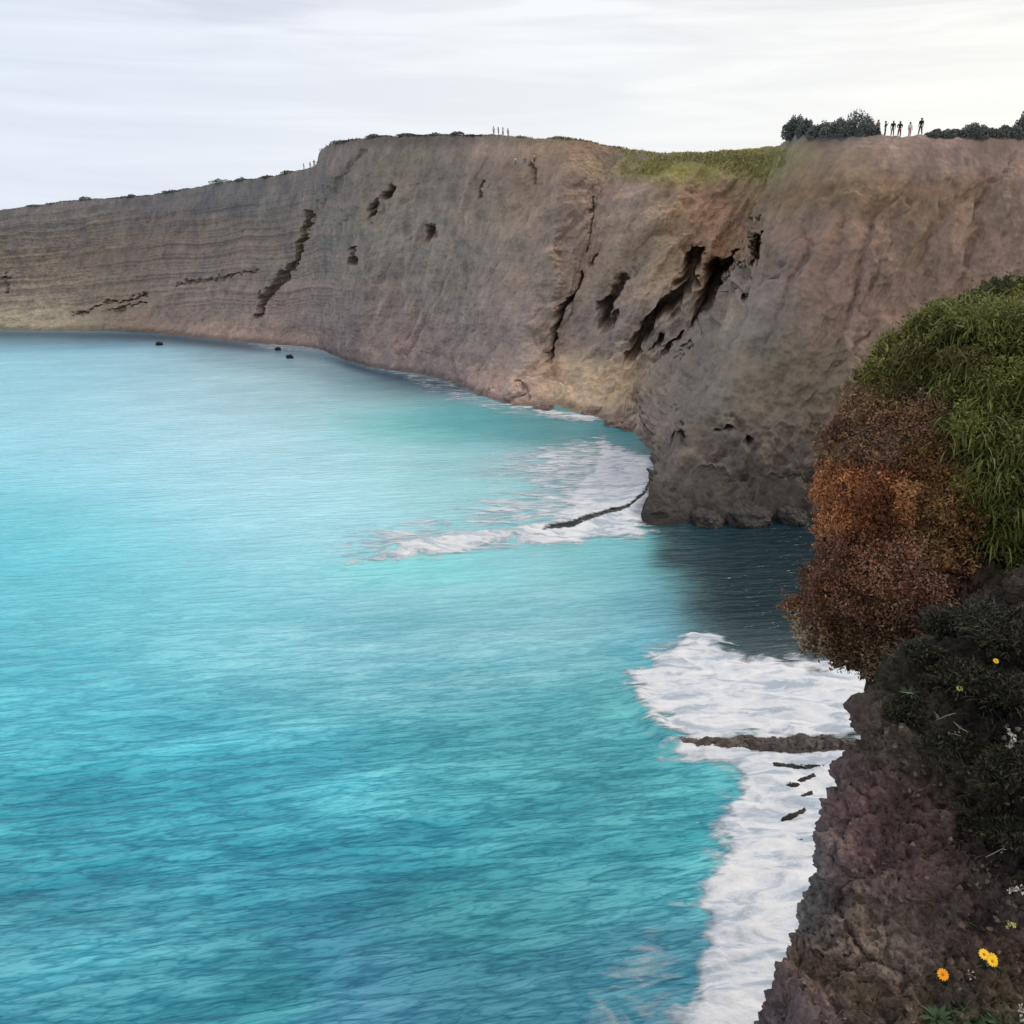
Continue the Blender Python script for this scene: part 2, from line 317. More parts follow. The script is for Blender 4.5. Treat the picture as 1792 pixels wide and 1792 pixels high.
# ------------------------------------------------------------------ the near rock walls on the right (level contours lofted from top to water)
def wall(name, rows, cap, fr, bk, amp, mat, cols, dens, label, chunks, k=1., lum=1.):
    CON = []
    for r in rows:
        if len(r) == 3: P = onY(*r)
        else: P = np.array(r[:3], float)
        c = [P+np.array([a, b, 0])*k for a, b in bk[::-1]]+[P]+[P+np.array([a, b, 0])*k for a, b in fr]
        CON.append(c)
    top = np.array(CON[0]); ctr = np.array(cap)
    caps = [top*(1-q)+(ctr)*q+np.array([0, 0, h]) for q, h in ((.85, .30*amp*2), (.4, .24*amp*2), (.12, .1*amp*2))]
    C = np.array(caps+CON)                                       # (rows, contour, 3)
    Lr = [max(3, int(dens*np.clip(np.linalg.norm(C[i+1][len(bk)]-C[i][len(bk)]), 0, 60*amp)*1)) for i in range(len(C)-1)]
    Lc = [max(3, int(dens*np.clip(np.linalg.norm(C[4][i+1]-C[4][i]), 0, 14*amp))) for i in range(C.shape[1]-1)]
    nv = len([r for r in rows if len(r) == 3])+len(caps)-1
    Lr = [c_ if i < nv else min(c_, 40) for i, c_ in enumerate(Lr)]
    Lc = [min(c_, [10, 14, 22, 60, 90][i]*dens//24+1 if dens < 60 else [10, 14, 22, 60, 90][i]) if i < 5 else c_ for i, c_ in enumerate(Lc)]; Lc[-1] = min(Lc[-1], 40)
    Lr[0] = min(Lr[0], int(3*dens*amp)+6)
    g = catmull(C, steps(Lr)); g = np.moveaxis(catmull(np.moveaxis(g, 1, 0), steps(Lc)), 0, 1)
    n = grid_normals(g); j = len(g)//2
    if np.sum(n*(np.array([0, 0, CAMZ])-g), 2).mean() < 0: n = -n
    g0 = g.copy(); q = 1/amp
    d = amp*(.55*fbm(g, .35*q, 6, .6)+.17*fbm(g, 2.6*q, 6, .68)+.25*ridged(g, .9*q, 4, .5, (1, 1, .7), 4))
    for s_, a_ in chunks:
        wp = np.stack([fbm(g, 1.7*s_*q, 3, .5, (1, 1, 1), 40+i*9) for i in range(3)], -1)
        c1, c2 = cell(g+amp*.22/s_*wp, s_*q, (1, 1, .8), s_, True)
        d = d+a_*amp*.62*c1*sstep(0, .25, c2)-a_*amp*.22*(1-sstep(0, .10, c2))
    g = g+n*d[..., None]
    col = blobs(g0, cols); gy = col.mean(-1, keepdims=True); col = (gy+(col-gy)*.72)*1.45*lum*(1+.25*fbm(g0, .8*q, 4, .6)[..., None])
    o = mesh_obj(name, g, grid_faces(*g.shape[:2]), mat, col=col); tag(o, label, None, None, 'structure')
    TERR.append(o); return o
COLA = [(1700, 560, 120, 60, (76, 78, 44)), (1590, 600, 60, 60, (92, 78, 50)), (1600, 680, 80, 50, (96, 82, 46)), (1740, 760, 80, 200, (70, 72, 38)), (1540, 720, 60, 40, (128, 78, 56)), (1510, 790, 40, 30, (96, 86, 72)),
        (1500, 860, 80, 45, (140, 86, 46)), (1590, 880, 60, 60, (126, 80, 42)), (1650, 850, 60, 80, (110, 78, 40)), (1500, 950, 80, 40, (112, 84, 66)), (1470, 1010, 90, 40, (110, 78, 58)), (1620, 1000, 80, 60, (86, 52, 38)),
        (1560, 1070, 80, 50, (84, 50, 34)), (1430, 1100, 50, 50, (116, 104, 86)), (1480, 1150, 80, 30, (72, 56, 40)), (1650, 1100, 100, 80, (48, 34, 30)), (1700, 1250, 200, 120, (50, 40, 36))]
rowsA = [(1640, 585, 13.6), (1585, 625, 13.3), (1556, 690, 13.0), (1528, 728, 12.8), (1506, 780, 12.6), (1484, 838, 12.3), (1494, 900, 12.4), (1466, 965, 12.0), (1458, 1040, 11.8), (1452, 1080, 11.6), (1466, 1100, 11.6),
         (1490, 1132, 12.2), (1620, 1150, 13.0), (1720, 1240, 13.6), (8.2, 14.5, 14, 0), (8.6, 15, 7, 0), (9, 15.5, -2, 0)]
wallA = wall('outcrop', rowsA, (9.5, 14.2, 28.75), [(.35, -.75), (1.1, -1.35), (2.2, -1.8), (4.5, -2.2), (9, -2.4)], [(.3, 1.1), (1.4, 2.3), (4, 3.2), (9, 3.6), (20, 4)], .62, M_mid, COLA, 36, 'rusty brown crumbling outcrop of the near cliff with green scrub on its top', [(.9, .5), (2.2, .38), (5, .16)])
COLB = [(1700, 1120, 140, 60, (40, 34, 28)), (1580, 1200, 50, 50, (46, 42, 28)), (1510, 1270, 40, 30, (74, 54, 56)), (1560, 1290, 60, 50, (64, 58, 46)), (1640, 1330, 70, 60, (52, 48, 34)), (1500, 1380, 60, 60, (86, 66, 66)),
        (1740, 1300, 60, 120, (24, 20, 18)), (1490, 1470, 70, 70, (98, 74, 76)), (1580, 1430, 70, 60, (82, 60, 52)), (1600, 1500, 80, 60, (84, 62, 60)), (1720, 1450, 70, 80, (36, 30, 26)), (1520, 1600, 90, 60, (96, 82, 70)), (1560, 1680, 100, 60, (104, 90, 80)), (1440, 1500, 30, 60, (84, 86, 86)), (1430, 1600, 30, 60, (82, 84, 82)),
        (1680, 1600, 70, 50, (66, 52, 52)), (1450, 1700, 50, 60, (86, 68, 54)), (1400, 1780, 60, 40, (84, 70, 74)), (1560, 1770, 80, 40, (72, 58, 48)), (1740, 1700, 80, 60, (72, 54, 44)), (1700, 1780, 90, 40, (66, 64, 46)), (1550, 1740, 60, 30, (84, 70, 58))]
rowsB = [(1712, 1120, 5.4), (1635, 1185, 5.15), (1588, 1225, 5.0), (1540, 1268, 4.9), (1536, 1330, 4.8), (1508, 1380, 4.7), (1474, 1430, 4.6), (1446, 1500, 4.42), (1452, 1545, 4.34), (1436, 1610, 4.2), (1434, 1680, 4.05), (1378, 1755, 3.82), (1350, 1800, 3.75), (1340, 1880, 3.6), (1370, 2000, 3.5),
         (1.9, 3.6, 24, 0), (2.3, 4.2, 18, 0), (3.2, 5, 8, 0), (4, 6, -2, 0)]
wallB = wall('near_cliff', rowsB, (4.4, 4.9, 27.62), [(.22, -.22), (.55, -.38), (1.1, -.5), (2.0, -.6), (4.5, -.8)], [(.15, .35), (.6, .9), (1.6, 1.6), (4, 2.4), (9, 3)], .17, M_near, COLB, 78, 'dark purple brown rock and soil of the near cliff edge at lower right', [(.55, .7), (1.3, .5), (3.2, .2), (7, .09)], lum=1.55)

# ------------------------------------------------------------------ water and foam
na, nr = 760, 1000
ang = np.linspace(R(-62), R(50), na); rad = 9*np.exp(np.linspace(0, math.log(1500/9), nr))
AA, RR = np.meshgrid(ang, rad, indexing='ij')
Wx, Wy = RR*np.sin(AA), RR*np.cos(AA); Wp = np.stack([Wx, Wy, Wx*0], -1)
ca, sa = math.cos(R(17)), math.sin(R(17))
def aniso(P, along, across, rot, off, o=1):
    c, s = math.cos(rot), math.sin(rot)
    x = P[..., 0]*c+P[..., 1]*s; y = -P[..., 0]*s+P[..., 1]*c
    Q = np.stack([x/along, y/across, x*0+off], -1); return fbm(Q, 1, o, .5, off=off)
uw, vw = px(Wp)
rough_w = .35+.65*sstep(950, 1450, vw)
h = .17*aniso(Wp, 13, 4.8, R(12), 1.7)+.10*aniso(Wp, 6, 1.9, R(14), 4.1)
fade = lambda lam: np.clip(1-(RR*.0052)/(lam*.35), 0, 1)
h = h+.12*aniso(Wp, 3.2, .85, R(9), 8.2)*fade(.85)+.055*aniso(Wp, 1.4, .42, R(17), 2.2)*fade(.42)
# two crests that curl in towards the rocks
def crest(pl, wd, hh):
    W_ = [tuple(onz(a, b)[:2]) for a, b in pl]; return hh*np.exp(-(seg_dist(Wx, Wy, W_)/wd)**2)
swell = crest([(700, 962), (800, 945), (900, 938), (1000, 918), (1100, 893), (1135, 860)], 1.6, .75)+crest([(1110, 1215), (1150, 1275), (1180, 1300)], .8, .35)+crest([(1170, 1160), (1215, 1122), (1260, 1135)], .9, .4)
h = h*rough_w*1.25+swell
WC = [(0, 640, 250, 40, (122, 190, 212)), (100, 600, 300, 12, (36, 96, 130)), (150, 750, 220, 90, (132, 196, 214)), (350, 720, 160, 120, (152, 196, 212)), (500, 660, 140, 60, (146, 184, 194)), (680, 672, 110, 22, (34, 84, 96)), (230, 592, 260, 9, (22, 66, 90)), (520, 850, 160, 130, (146, 200, 212)),  # dark anchors along the cliff foot paint its reflection
      (680, 745, 90, 22, (84, 176, 176)), (830, 740, 90, 22, (60, 150, 160)), (960, 745, 60, 20, (70, 140, 150)), (780, 830, 110, 40, (130, 188, 196)), (80, 1000, 200, 150, (72, 174, 192)), (350, 1050, 200, 120, (108, 190, 206)),
      (740, 1000, 120, 24, (98, 200, 200)), (900, 1020, 200, 80, (118, 182, 192)), (1100, 960, 80, 50, (96, 184, 192)), (700, 1150, 200, 80, (112, 178, 192)), (1130, 1080, 50, 60, (90, 164, 184)),
      (1300, 970, 130, 70, (16, 24, 26)), (1180, 960, 28, 40, (30, 70, 76)), (1270, 1060, 80, 50, (30, 46, 52)), (1380, 1110, 70, 40, (74, 92, 98)), (1450, 1000, 90, 90, (16, 24, 28)),  # cove anchors darkened to stand for the headland's reflection
      (60, 1250, 160, 100, (66, 172, 190)), (60, 1420, 140, 80, (46, 152, 168)), (350, 1350, 200, 100, (48, 160, 182)), (620, 1300, 160, 70, (70, 164, 180)), (900, 1300, 160, 80, (66, 156, 166)), (1080, 1300, 60, 80, (62, 152, 160)),
      (350, 1500, 200, 80, (56, 152, 172)), (750, 1440, 200, 60, (64, 162, 178)), (1000, 1480, 120, 80, (60, 150, 164)), (1200, 1420, 60, 60, (70, 168, 178)), (80, 1640, 200, 90, (56, 140, 160)), (350, 1700, 180, 90, (58, 144, 162)),
      (640, 1720, 90, 110, (70, 136, 162)), (560, 1640, 60, 30, (60, 138, 162)), (830, 1600, 120, 50, (58, 146, 156)), (900, 1720, 120, 60, (60, 134, 152)), (1080, 1720, 80, 60, (66, 136, 156)), (480, 1740, 50, 40, (40, 140, 150))]
jit0 = aniso(Wp, 6, 2.5, R(8), 3.3, 3)
wcol = blobs(Wp, WC, .6)*np.array([1.30, 1.10, 1.03])*(1+.10*(1-sstep(900, 1500, vw))+.22*(1-sstep(820, 1150, vw))*(1-sstep(560, 1150, uw)))[..., None]
hp = h/.3
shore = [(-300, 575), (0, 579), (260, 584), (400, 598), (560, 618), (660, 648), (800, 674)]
kk = np.exp(-(seg_dist(uw, vw-5, shore)/9)**2)*.85*(1-.5*sstep(420, 480, uw)*(1-sstep(560, 620, uw))); wcol = wcol*(1-kk[..., None])+lin((20, 70, 96))*kk[..., None]  # cliff's dark reflection painted into the water colour along its foot
cove = kk = .88*(1-sstep(-34, 40, poly_sdf(uw+60*jit0, vw+24*jit0, [(1122, 905), (1480, 890), (1500, 1130), (1330, 1120), (1240, 1075), (1190, 1010), (1150, 960)]))); wcol = wcol*(1-kk[..., None])+lin((30, 52, 58))*kk[..., None]  # headland's dark reflection and shade painted into the water colour here
wv = .5*aniso(Wp, 22, 9, R(14), 6.6, 3)+.35*aniso(Wp, 6, 2.5, R(18), 9.6, 2)
wcol = wcol*(1+.16*wv[..., None]*np.array([1.2, 1, .9]))*np.clip(1+.45*(h-swell)[..., None]/.12*np.array([1.3, .55, .45])*np.clip(sstep(700, 1500, vw), .25, 1)[..., None], .4, 1.6)  # wave shading painted into the colour by height, over random broad tone
waterm = bpy.data.materials.new('sea_water'); waterm.use_nodes = True; t = waterm.node_tree; b = t.nodes['Principled BSDF']
b.inputs['Roughness'].default_value = .16; b.inputs['IOR'].default_value = 1.33
at = N(t, 'ShaderNodeAttribute', attribute_name='tint')
g = N(t, 'ShaderNodeTexCoord'); prev = None; streaks = []
for sc_, rot, strg, dd, det in (((.22, 1.25, 1), 9, 1.0, .30, 3), ((.6, 3.0, 1), 15, 1.0, .10, 2.5)):
    mp = N(t, 'ShaderNodeMapping'); mp.inputs['Scale'].default_value = sc_; mp.inputs['Rotation'].default_value = (0, 0, -R(rot))
    mpr = N(t, 'ShaderNodeMapping', vector_type='POINT'); mpr.inputs['Rotation'].default_value = (0, 0, -R(rot))
    mps = N(t, 'ShaderNodeMapping'); mps.inputs['Scale'].default_value = sc_
    t.nodes.remove(mp)
    t.links.new(g.outputs['Object'], mpr.inputs[0]); t.links.new(mpr.outputs[0], mps.inputs[0])
    n = N(t, 'ShaderNodeTexNoise'); n.inputs['Scale'].default_value = 1; n.inputs['Detail'].default_value = det; n.inputs['Roughness'].default_value = .55; n.inputs['Distortion'].default_value = .3
    t.links.new(mps.outputs[0], n.inputs[0])
    streaks.append(n); bp = N(t, 'ShaderNodeBump'); bp.inputs['Strength'].default_value = strg; bp.inputs['Distance'].default_value = dd
    t.links.new(n.outputs['Fac'], bp.inputs['Height'])
    if prev: t.links.new(prev.outputs[0], bp.inputs['Normal'])
    prev = bp
t.links.new(prev.outputs[0], b.inputs['Normal'])
# ripple shading painted into the base colour: thin dark lines, paler between
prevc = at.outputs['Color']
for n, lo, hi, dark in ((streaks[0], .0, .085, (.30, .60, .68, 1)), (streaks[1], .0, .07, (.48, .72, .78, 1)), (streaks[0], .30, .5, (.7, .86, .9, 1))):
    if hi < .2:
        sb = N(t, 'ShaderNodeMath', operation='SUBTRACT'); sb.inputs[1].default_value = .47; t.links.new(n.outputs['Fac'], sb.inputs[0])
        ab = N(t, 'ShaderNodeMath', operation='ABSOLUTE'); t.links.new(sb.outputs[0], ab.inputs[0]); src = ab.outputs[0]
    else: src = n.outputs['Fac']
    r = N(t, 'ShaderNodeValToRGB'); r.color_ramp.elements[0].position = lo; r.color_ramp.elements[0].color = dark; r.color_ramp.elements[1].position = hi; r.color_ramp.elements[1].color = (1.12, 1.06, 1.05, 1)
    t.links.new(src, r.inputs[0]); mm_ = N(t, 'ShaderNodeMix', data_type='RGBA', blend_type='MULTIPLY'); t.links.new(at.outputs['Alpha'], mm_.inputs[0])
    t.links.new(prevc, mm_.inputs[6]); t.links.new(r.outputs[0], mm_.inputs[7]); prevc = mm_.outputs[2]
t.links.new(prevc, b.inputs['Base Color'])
gapd = seg_dist(uw, vw, [(950, 934), (1000, 925), (1040, 912), (1100, 896), (1128, 872), (1146, 838)]); gk = (1-sstep(3, 8, gapd))[..., None]; wcol = wcol*(1-gk)+lin((26, 30, 30))*gk  # shadow line of the wave front painted dark into the water colour
Wp[..., 2] = h
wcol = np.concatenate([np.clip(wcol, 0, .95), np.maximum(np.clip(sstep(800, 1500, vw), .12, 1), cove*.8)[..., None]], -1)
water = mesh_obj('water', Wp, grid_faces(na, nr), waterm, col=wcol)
tag(water, 'milky turquoise sea water filling the bay below the cliffs', None, None, 'structure')
foamm = bpy.data.materials.new('sea_foam'); foamm.use_nodes = True; t = foamm.node_tree; b = t.nodes['Principled BSDF']
b.inputs['Base Color'].default_value = (.82, .83, .83, 1); b.inputs['Roughness'].default_value = .85; b.inputs['Specular IOR Level'].default_value = .2
at = N(t, 'ShaderNodeAttribute', attribute_name='cover'); g = N(t, 'ShaderNodeTexCoord')
def foam_noise(scale, det, vec, sc=(1, 1, 1)):
    mp = N(t, 'ShaderNodeMapping'); mp.inputs['Scale'].default_value = vec; t.links.new(g.outputs['Object'], mp.inputs[0])
    n = N(t, 'ShaderNodeTexNoise'); n.inputs['Scale'].default_value = scale; n.inputs['Detail'].default_value = det; n.inputs['Roughness'].default_value = .62; n.inputs['Distortion'].default_value = 1.2
    t.links.new(mp.outputs[0], n.inputs[0]); return n
fn = foam_noise(.6, 8, (.45, 1.25, 1))
m1 = N(t, 'ShaderNodeMath', operation='MULTIPLY_ADD'); m1.inputs[1].default_value = 4.2; m1.inputs[2].default_value = -2.1; t.links.new(fn.outputs['Fac'], m1.inputs[0])
m2 = N(t, 'ShaderNodeMath', operation='MULTIPLY_ADD'); m2.inputs[1].default_value = 2.0; t.links.new(at.outputs['Fac'], m2.inputs[0]); t.links.new(m1.outputs[0], m2.inputs[2])
m3 = N(t, 'ShaderNodeMapRange', interpolation_type='SMOOTHSTEP'); m3.inputs[1].default_value = .15; m3.inputs[2].default_value = 1.75; t.links.new(m2.outputs[0], m3.inputs[0])
ft = foam_noise(.42, 7, (.6, 1.7, 1)); fr_ = N(t, 'ShaderNodeValToRGB'); fr_.color_ramp.elements[0].position = .3; fr_.color_ramp.elements[0].color = (.42, .47, .52, 1); fr_.color_ramp.elements[0].position = .40; fr_.color_ramp.elements[1].position = .64; fr_.color_ramp.elements[1].color = (.80, .78, .76, 1); _e = fr_.color_ramp.elements.new(.50); _e.color = (.69, .69, .70, 1)
t.links.new(ft.outputs['Fac'], fr_.inputs[0]); t.links.new(fr_.outputs[0], b.inputs['Base Color'])
bp = N(t, 'ShaderNodeBump'); bp.inputs['Strength'].default_value = .7; bp.inputs['Distance'].default_value = .12; fb = foam_noise(2.2, 6, (1, 1.6, 1)); t.links.new(fb.outputs['Fac'], bp.inputs['Height']); t.links.new(bp.outputs[0], b.inputs['Normal'])
tr = N(t, 'ShaderNodeBsdfTransparent'); ms = N(t, 'ShaderNodeMixShader'); t.links.new(m3.outputs[0], ms.inputs[0]); t.links.new(tr.outputs[0], ms.inputs[1]); t.links.new(b.outputs[0], ms.inputs[2])
t.links.new(ms.outputs[0], t.nodes['Material Output'].inputs[0])
FO = {
 'tongue': ([([(1045, 768), (1100, 792), (1160, 805), (1165, 860), (1135, 912), (1040, 925), (960, 930), (985, 880), (1000, 850), (1040, 815)], 1.45, 4),
             ([(880, 790), (1000, 768), (1050, 768), (1100, 800), (1130, 900), (960, 925), (860, 935), (770, 905), (830, 880), (900, 850), (830, 825)], .55, 7),
             ([(620, 980), (700, 960), (780, 935), (860, 938), (960, 925), (1060, 905), (1130, 900), (1115, 945), (1050, 944), (960, 950), (860, 957), (780, 968), (700, 980)], 1.15, 3.2),
             ([(560, 950), (640, 930), (760, 900), (820, 930), (700, 975), (600, 985)], .45, 4)], 'white foam tongue curving out from the foot of the headland'),
 'shore': ([([(620, 640), (720, 650), (800, 668), (850, 695), (1000, 728), (1050, 735), (1030, 745), (960, 738), (840, 716), (780, 700), (700, 660)], .32, 2.5),
            ([(900, 708), (1000, 722), (1060, 730), (1030, 740), (940, 726)], .7, 1.2), ([(420, 598), (540, 603), (600, 612), (560, 618), (460, 612)], .4, 3)], 'thin broken line of foam along the foot of the far cliff'),
 'pool': ([([(1095, 1200), (1150, 1152), (1200, 1110), (1250, 1120), (1310, 1152), (1390, 1158), (1800, 1150), (1800, 1296), (1165, 1292), (1125, 1250)], 1.15, 2.0)], 'broad white foam patch washing between the outcrop and the low ledge'),
 'surf': ([([(1160, 1296), (1800, 1300), (1800, 2400), (1120, 2400), (1180, 1780), (1215, 1700), (1248, 1620), (1242, 1540), (1262, 1460), (1285, 1405), (1275, 1350), (1165, 1325)], 1.3, 1.5),
           ([(1060, 1810), (1100, 1700), (1170, 1650), (1260, 1560), (1260, 1700), (1200, 1820)], .3, 2.2)], 'long white strip of surf along the foot of the near cliff'),
}
jit = 1.0*fbm(Wp*np.array([1, 1, 0]), .35, 4, .6)
FM = {}
gapd = seg_dist(uw+2*jit, vw, [(950, 934), (1000, 925), (1040, 912), (1100, 896), (1128, 872), (1146, 838)]); gap = 1-sstep(1.5, 4.5, gapd/(.5+.5*sstep(940, 1020, uw)*(1-.6*sstep(1060, 1140, uw))))
for key, (pols, lab) in FO.items():
    m = np.zeros(Wx.shape)
    for pl, inten, soft in pols:
        W_ = [tuple(onz(a, b_)[:2]) for a, b_ in pl]
        d = poly_sdf(Wx, Wy, W_)+jit*min(soft, 1.8)*.7
        m = np.maximum(m, inten*(1-sstep(-soft, soft*.6, d)))
    if key == 'tongue': m = m*(1-gap)
    FM[key] = m
F4 = grid_faces(na, nr)
for key, m in FM.items():
    lab = FO[key][1]
    keep = np.where((m.ravel()[F4] > .03).any(1))[0]; f = F4[keep]
    ids, inv = np.unique(f.ravel(), return_inverse=True)
    V = Wp.reshape(-1, 3)[ids].copy(); mm = m.ravel()[ids]
    V[:, 2] += .03+np.minimum(mm, 1)*np.maximum(.02, .12+.20*fbm(V*np.array([.6, 1.3, 1]), .9, 4, .6)+.14*fbm(V*np.array([.4, 1, 1]), .5, 2, .6))
    o = mesh_obj('sea_foam', V, inv.reshape(-1, 4), foamm, mask=mm); tag(o, lab, 'foam', None, 'stuff')

# ------------------------------------------------------------------ ray helpers onto the terrain
dg = bpy.context.evaluated_depsgraph_get()
def bvh(objs):
    V, Fs, n = [], [], 0
    for o in objs:
        me = o.data; v = np.empty(len(me.vertices)*3); me.vertices.foreach_get('co', v); v = v.reshape(-1, 3)
        ff = np.empty(len(me.loops), int); me.loops.foreach_get('vertex_index', ff); ff = ff.reshape(-1, 4)+n
        V.append(v); Fs.append(ff); n += len(v)
    return BVHTree.FromPolygons(np.concatenate(V).tolist(), np.concatenate(Fs).tolist())
T_far, T_A, T_B = bvh(TERR[:2]), bvh([wallA]), bvh([wallB])
def hit(tree, u, v):
    r = Vector(ray(u, v)).normalized(); return tree.ray_cast(Vector((0, 0, CAMZ)), r)
def drop(tree, x, y, z0=80):
    p = tree.ray_cast(Vector((x, y, z0)), Vector((0, 0, -1)))[0]; return p
def edge_spot(u, back=.8, v0=200):       # a standing place just behind the cliff edge seen at column u
    for v in np.arange(v0, 430, .7):
        p = hit(T_far, u, v)[0]
        if p is not None:
            k = back/math.hypot(p.x, p.y); q = drop(T_far, p.x*(1+k), p.y*(1+k)); return q or p
    raise ValueError('no edge at %d' % u)

# ------------------------------------------------------------------ rocks standing in the water
def boulder(name, c, size, label, cat, mat, seed, col, group=None, flat=1., n=48):
    th, ph = np.meshgrid(np.linspace(0, 2*math.pi, n*2+1), np.linspace(.02, math.pi-.02, n), indexing='ij')
    D = np.stack([np.sin(ph)*np.cos(th), np.sin(ph)*np.sin(th), np.cos(ph)], -1)
    D = np.sign(D)*np.abs(D)**.8
    Q = D*1.0+seed*7.1
    c1, c2 = cell(Q, 1.6)
    r = 1+.28*fbm(Q, 1.1, 5, .55)+.25*(.5-c1)+.12*ridged(Q, 3, 3, .5)
    r[-1] = r[0]
    P = D*r[..., None]*np.array(size)
    tc_ = np.broadcast_to(lin(col)*1.2, P.shape)*(1+.3*fbm(Q, 2.5, 4, .6)[..., None])
    o = mesh_obj(name, P, grid_faces(*P.shape[:2]), mat, col=tc_); o.location = c
    return tag(o, label, cat, group)
for i, (u, v, s, lab) in enumerate([(279, 604, .9, 'small dark rock in the water farthest left below the cliff'), (487, 613, .75, 'small dark rock in the water, upper of the close pair'), (507, 627, .85, 'small dark rock in the water, lower of the close pair')]):
    p = onz(u, v); boulder('sea_rock', (p[0], p[1], .15), (s*.9, s*.8, s*.75), lab, 'rock', M_stone, i+1, (44, 40, 38), 'small rocks awash off the far cliff', n=24)
def ledge(name, pts, label, seed, hmax=.8, wd=.9, col=(96, 86, 78)):
    W_ = np.array([onz(a, b_) for a, b_ in pts]); n = 220; m = 56
    C = catmull(W_, np.linspace(0, len(W_)-1, n)); tt = np.linspace(0, 1, n)
    prof = np.sin(np.pi*np.clip(tt, 0, 1))**.35
    prof = np.where(tt > .5, np.maximum(prof, .85), prof)
    a = np.linspace(-1, 1, m); G_ = np.zeros((n, m, 3))
    dr = np.gradient(C, axis=0); dr /= np.linalg.norm(dr, axis=1)[:, None]; sd_ = np.stack([-dr[:, 1], dr[:, 0], dr[:, 2]*0], -1)
    for j, q in enumerate(a):
        G_[:, j] = C+sd_*(q*wd*(.35+.65*prof[:, None])*1.15); G_[:, j, 2] = hmax*prof*(1-abs(q)**2.4)*1.25-.45*min(1, hmax/.8)
    k_ = min(1, hmax/.8)
    G_[..., :2] += .25*wd*fbm(G_, 1.6/wd, 3, .6, off=seed)[..., None]
    G_[..., 2] += k_*.35*fbm(G_, .7/k_, 5, .6, (.6, 1.3, 1), seed)*prof[:, None]+k_*.22*ridged(G_, 1.5, 3, .55, (.25, 1.8, 1), seed)*prof[:, None]
    tc_ = np.broadcast_to(lin(col)*1.2, G_.shape)*(1+.4*fbm(G_, 1.2, 4, .6)[..., None])
    return mesh_obj(name, G_, grid_faces(n, m), M_stone, col=tc_)
o = ledge('rock_ledge', [(1168, 1296), (1230, 1308), (1300, 1306), (1370, 1312), (1440, 1308), (1560, 1312), (1700, 1320)], '', 3, .7, .52, (96, 88, 84))
tag(o, 'low grey brown rock ledge running out from the near cliff through white foam', 'rock ledge')
for i, (pl, wd_, hh_, lab) in enumerate([([(1350, 1336), (1372, 1346), (1400, 1348), (1440, 1343)], .26, .34, 'flat dark stone in the surf just below the low ledge'), ([(1368, 1382), (1392, 1376), (1424, 1360)], .22, .3, 'second dark stone below the ledge, half covered by surf'),
                                     ([(1374, 1408), (1396, 1400), (1420, 1388)], .14, .24, 'third dark stone below the ledge, thin and slanting'), ([(1368, 1434), (1390, 1428), (1408, 1418)], .12, .22, 'small slanting dark stone in the middle of the surf strip'),
                                     ([(1378, 1480), (1390, 1476), (1404, 1474)], .09, .2, 'tiny dark stone in the surf beside the near cliff'), ([(1380, 1510), (1394, 1504), (1408, 1504)], .1, .2, 'tiny dark stone lowest in the surf strip')]):
    o = ledge('surf_rock', pl, '', 5+i*3, hh_, wd_, (56, 52, 50)); tag(o, lab, 'rock', 'dark stones awash in the surf')
for i, (u, v, s, lab) in enumerate([(862, 690, 2.2, 'pale pinkish boulder at the foot of the far cliff by the water'), (905, 702, 2.6, 'largest pale boulder on the shore below the far cliff'), (950, 716, 1.7, 'low boulder at the water edge beside the sandy bank'),
                                    (1040, 725, 2.0, 'brown boulder on the shore left of the headland'), (1075, 745, 1.6, 'brown boulder at the water edge closest to the headland'), (1110, 752, 1.8, 'brown boulder on the shore under the gully')]):
    p = onz(u, v); o = boulder('shore_boulder', (p[0], p[1], .3), (s, s*.8, s*.55), lab, 'boulder', M_far, i+20, (138, 120, 112), 'boulders along the shore', n=30); o.rotation_euler = (0, 0, i*1.3)
for i, (u, v, s, lab) in enumerate([(1165, 905, 1.9, 'dark boulder at the left tip of the headland foot'), (1235, 915, 1.6, 'dark boulder in shade at the headland foot, second from the tip'), (1310, 914, 2.1, 'wide dark boulder under the middle of the headland foot'), (1385, 910, 1.7, 'dark boulder at the headland foot next to the rusty outcrop')]):
    p = onz(u, v); o = boulder('foot_boulder', (p[0], p[1], .2), (s, s*.8, s*.6), lab, 'boulder', M_stone, i+30, (64, 60, 58), 'boulders along the headland foot', n=30); o.rotation_euler = (0, 0, i*1.7)

# ------------------------------------------------------------------ plants
M_shrubdark = leaf_mat('clifftop_foliage', (136, 140, 130), (98, 102, 96)); M_wood = plain_mat('wood', (88, 74, 60))
M_shrubgreen = leaf_mat('green_foliage', (140, 142, 70), (92, 94, 44), s=2.4); M_olive = leaf_mat('olive_foliage', (116, 106, 58), (84, 78, 38), s=2.0)
M_shade = leaf_mat('dark_foliage', (60, 58, 36), (38, 34, 24)); M_dry = leaf_mat('dry_scrub', (150, 92, 48), (112, 70, 42), s=3)
M_stalk = plain_mat('dry_stalk', (150, 142, 128)); M_petal = plain_mat('yellow_petals', (250, 200, 40), .1, 30, .6); M_orange = plain_mat('orange_petals', (248, 160, 20), .1, 30, .6)
M_cream = plain_mat('cream_florets', (206, 198, 186), .1, 30, .8); M_lime = plain_mat('lime_florets', (206, 208, 120), .1, 30, .8); M_disc = plain_mat('flower_disc', (200, 120, 20), .2, 60); M_leaf = leaf_mat('leaf_green', (70, 92, 52), (46, 64, 40), s=12)
def empty(name, loc):
    o = bpy.data.objects.new(name, None); COL.objects.link(o); o.location = loc; o.empty_display_size = .1; return o
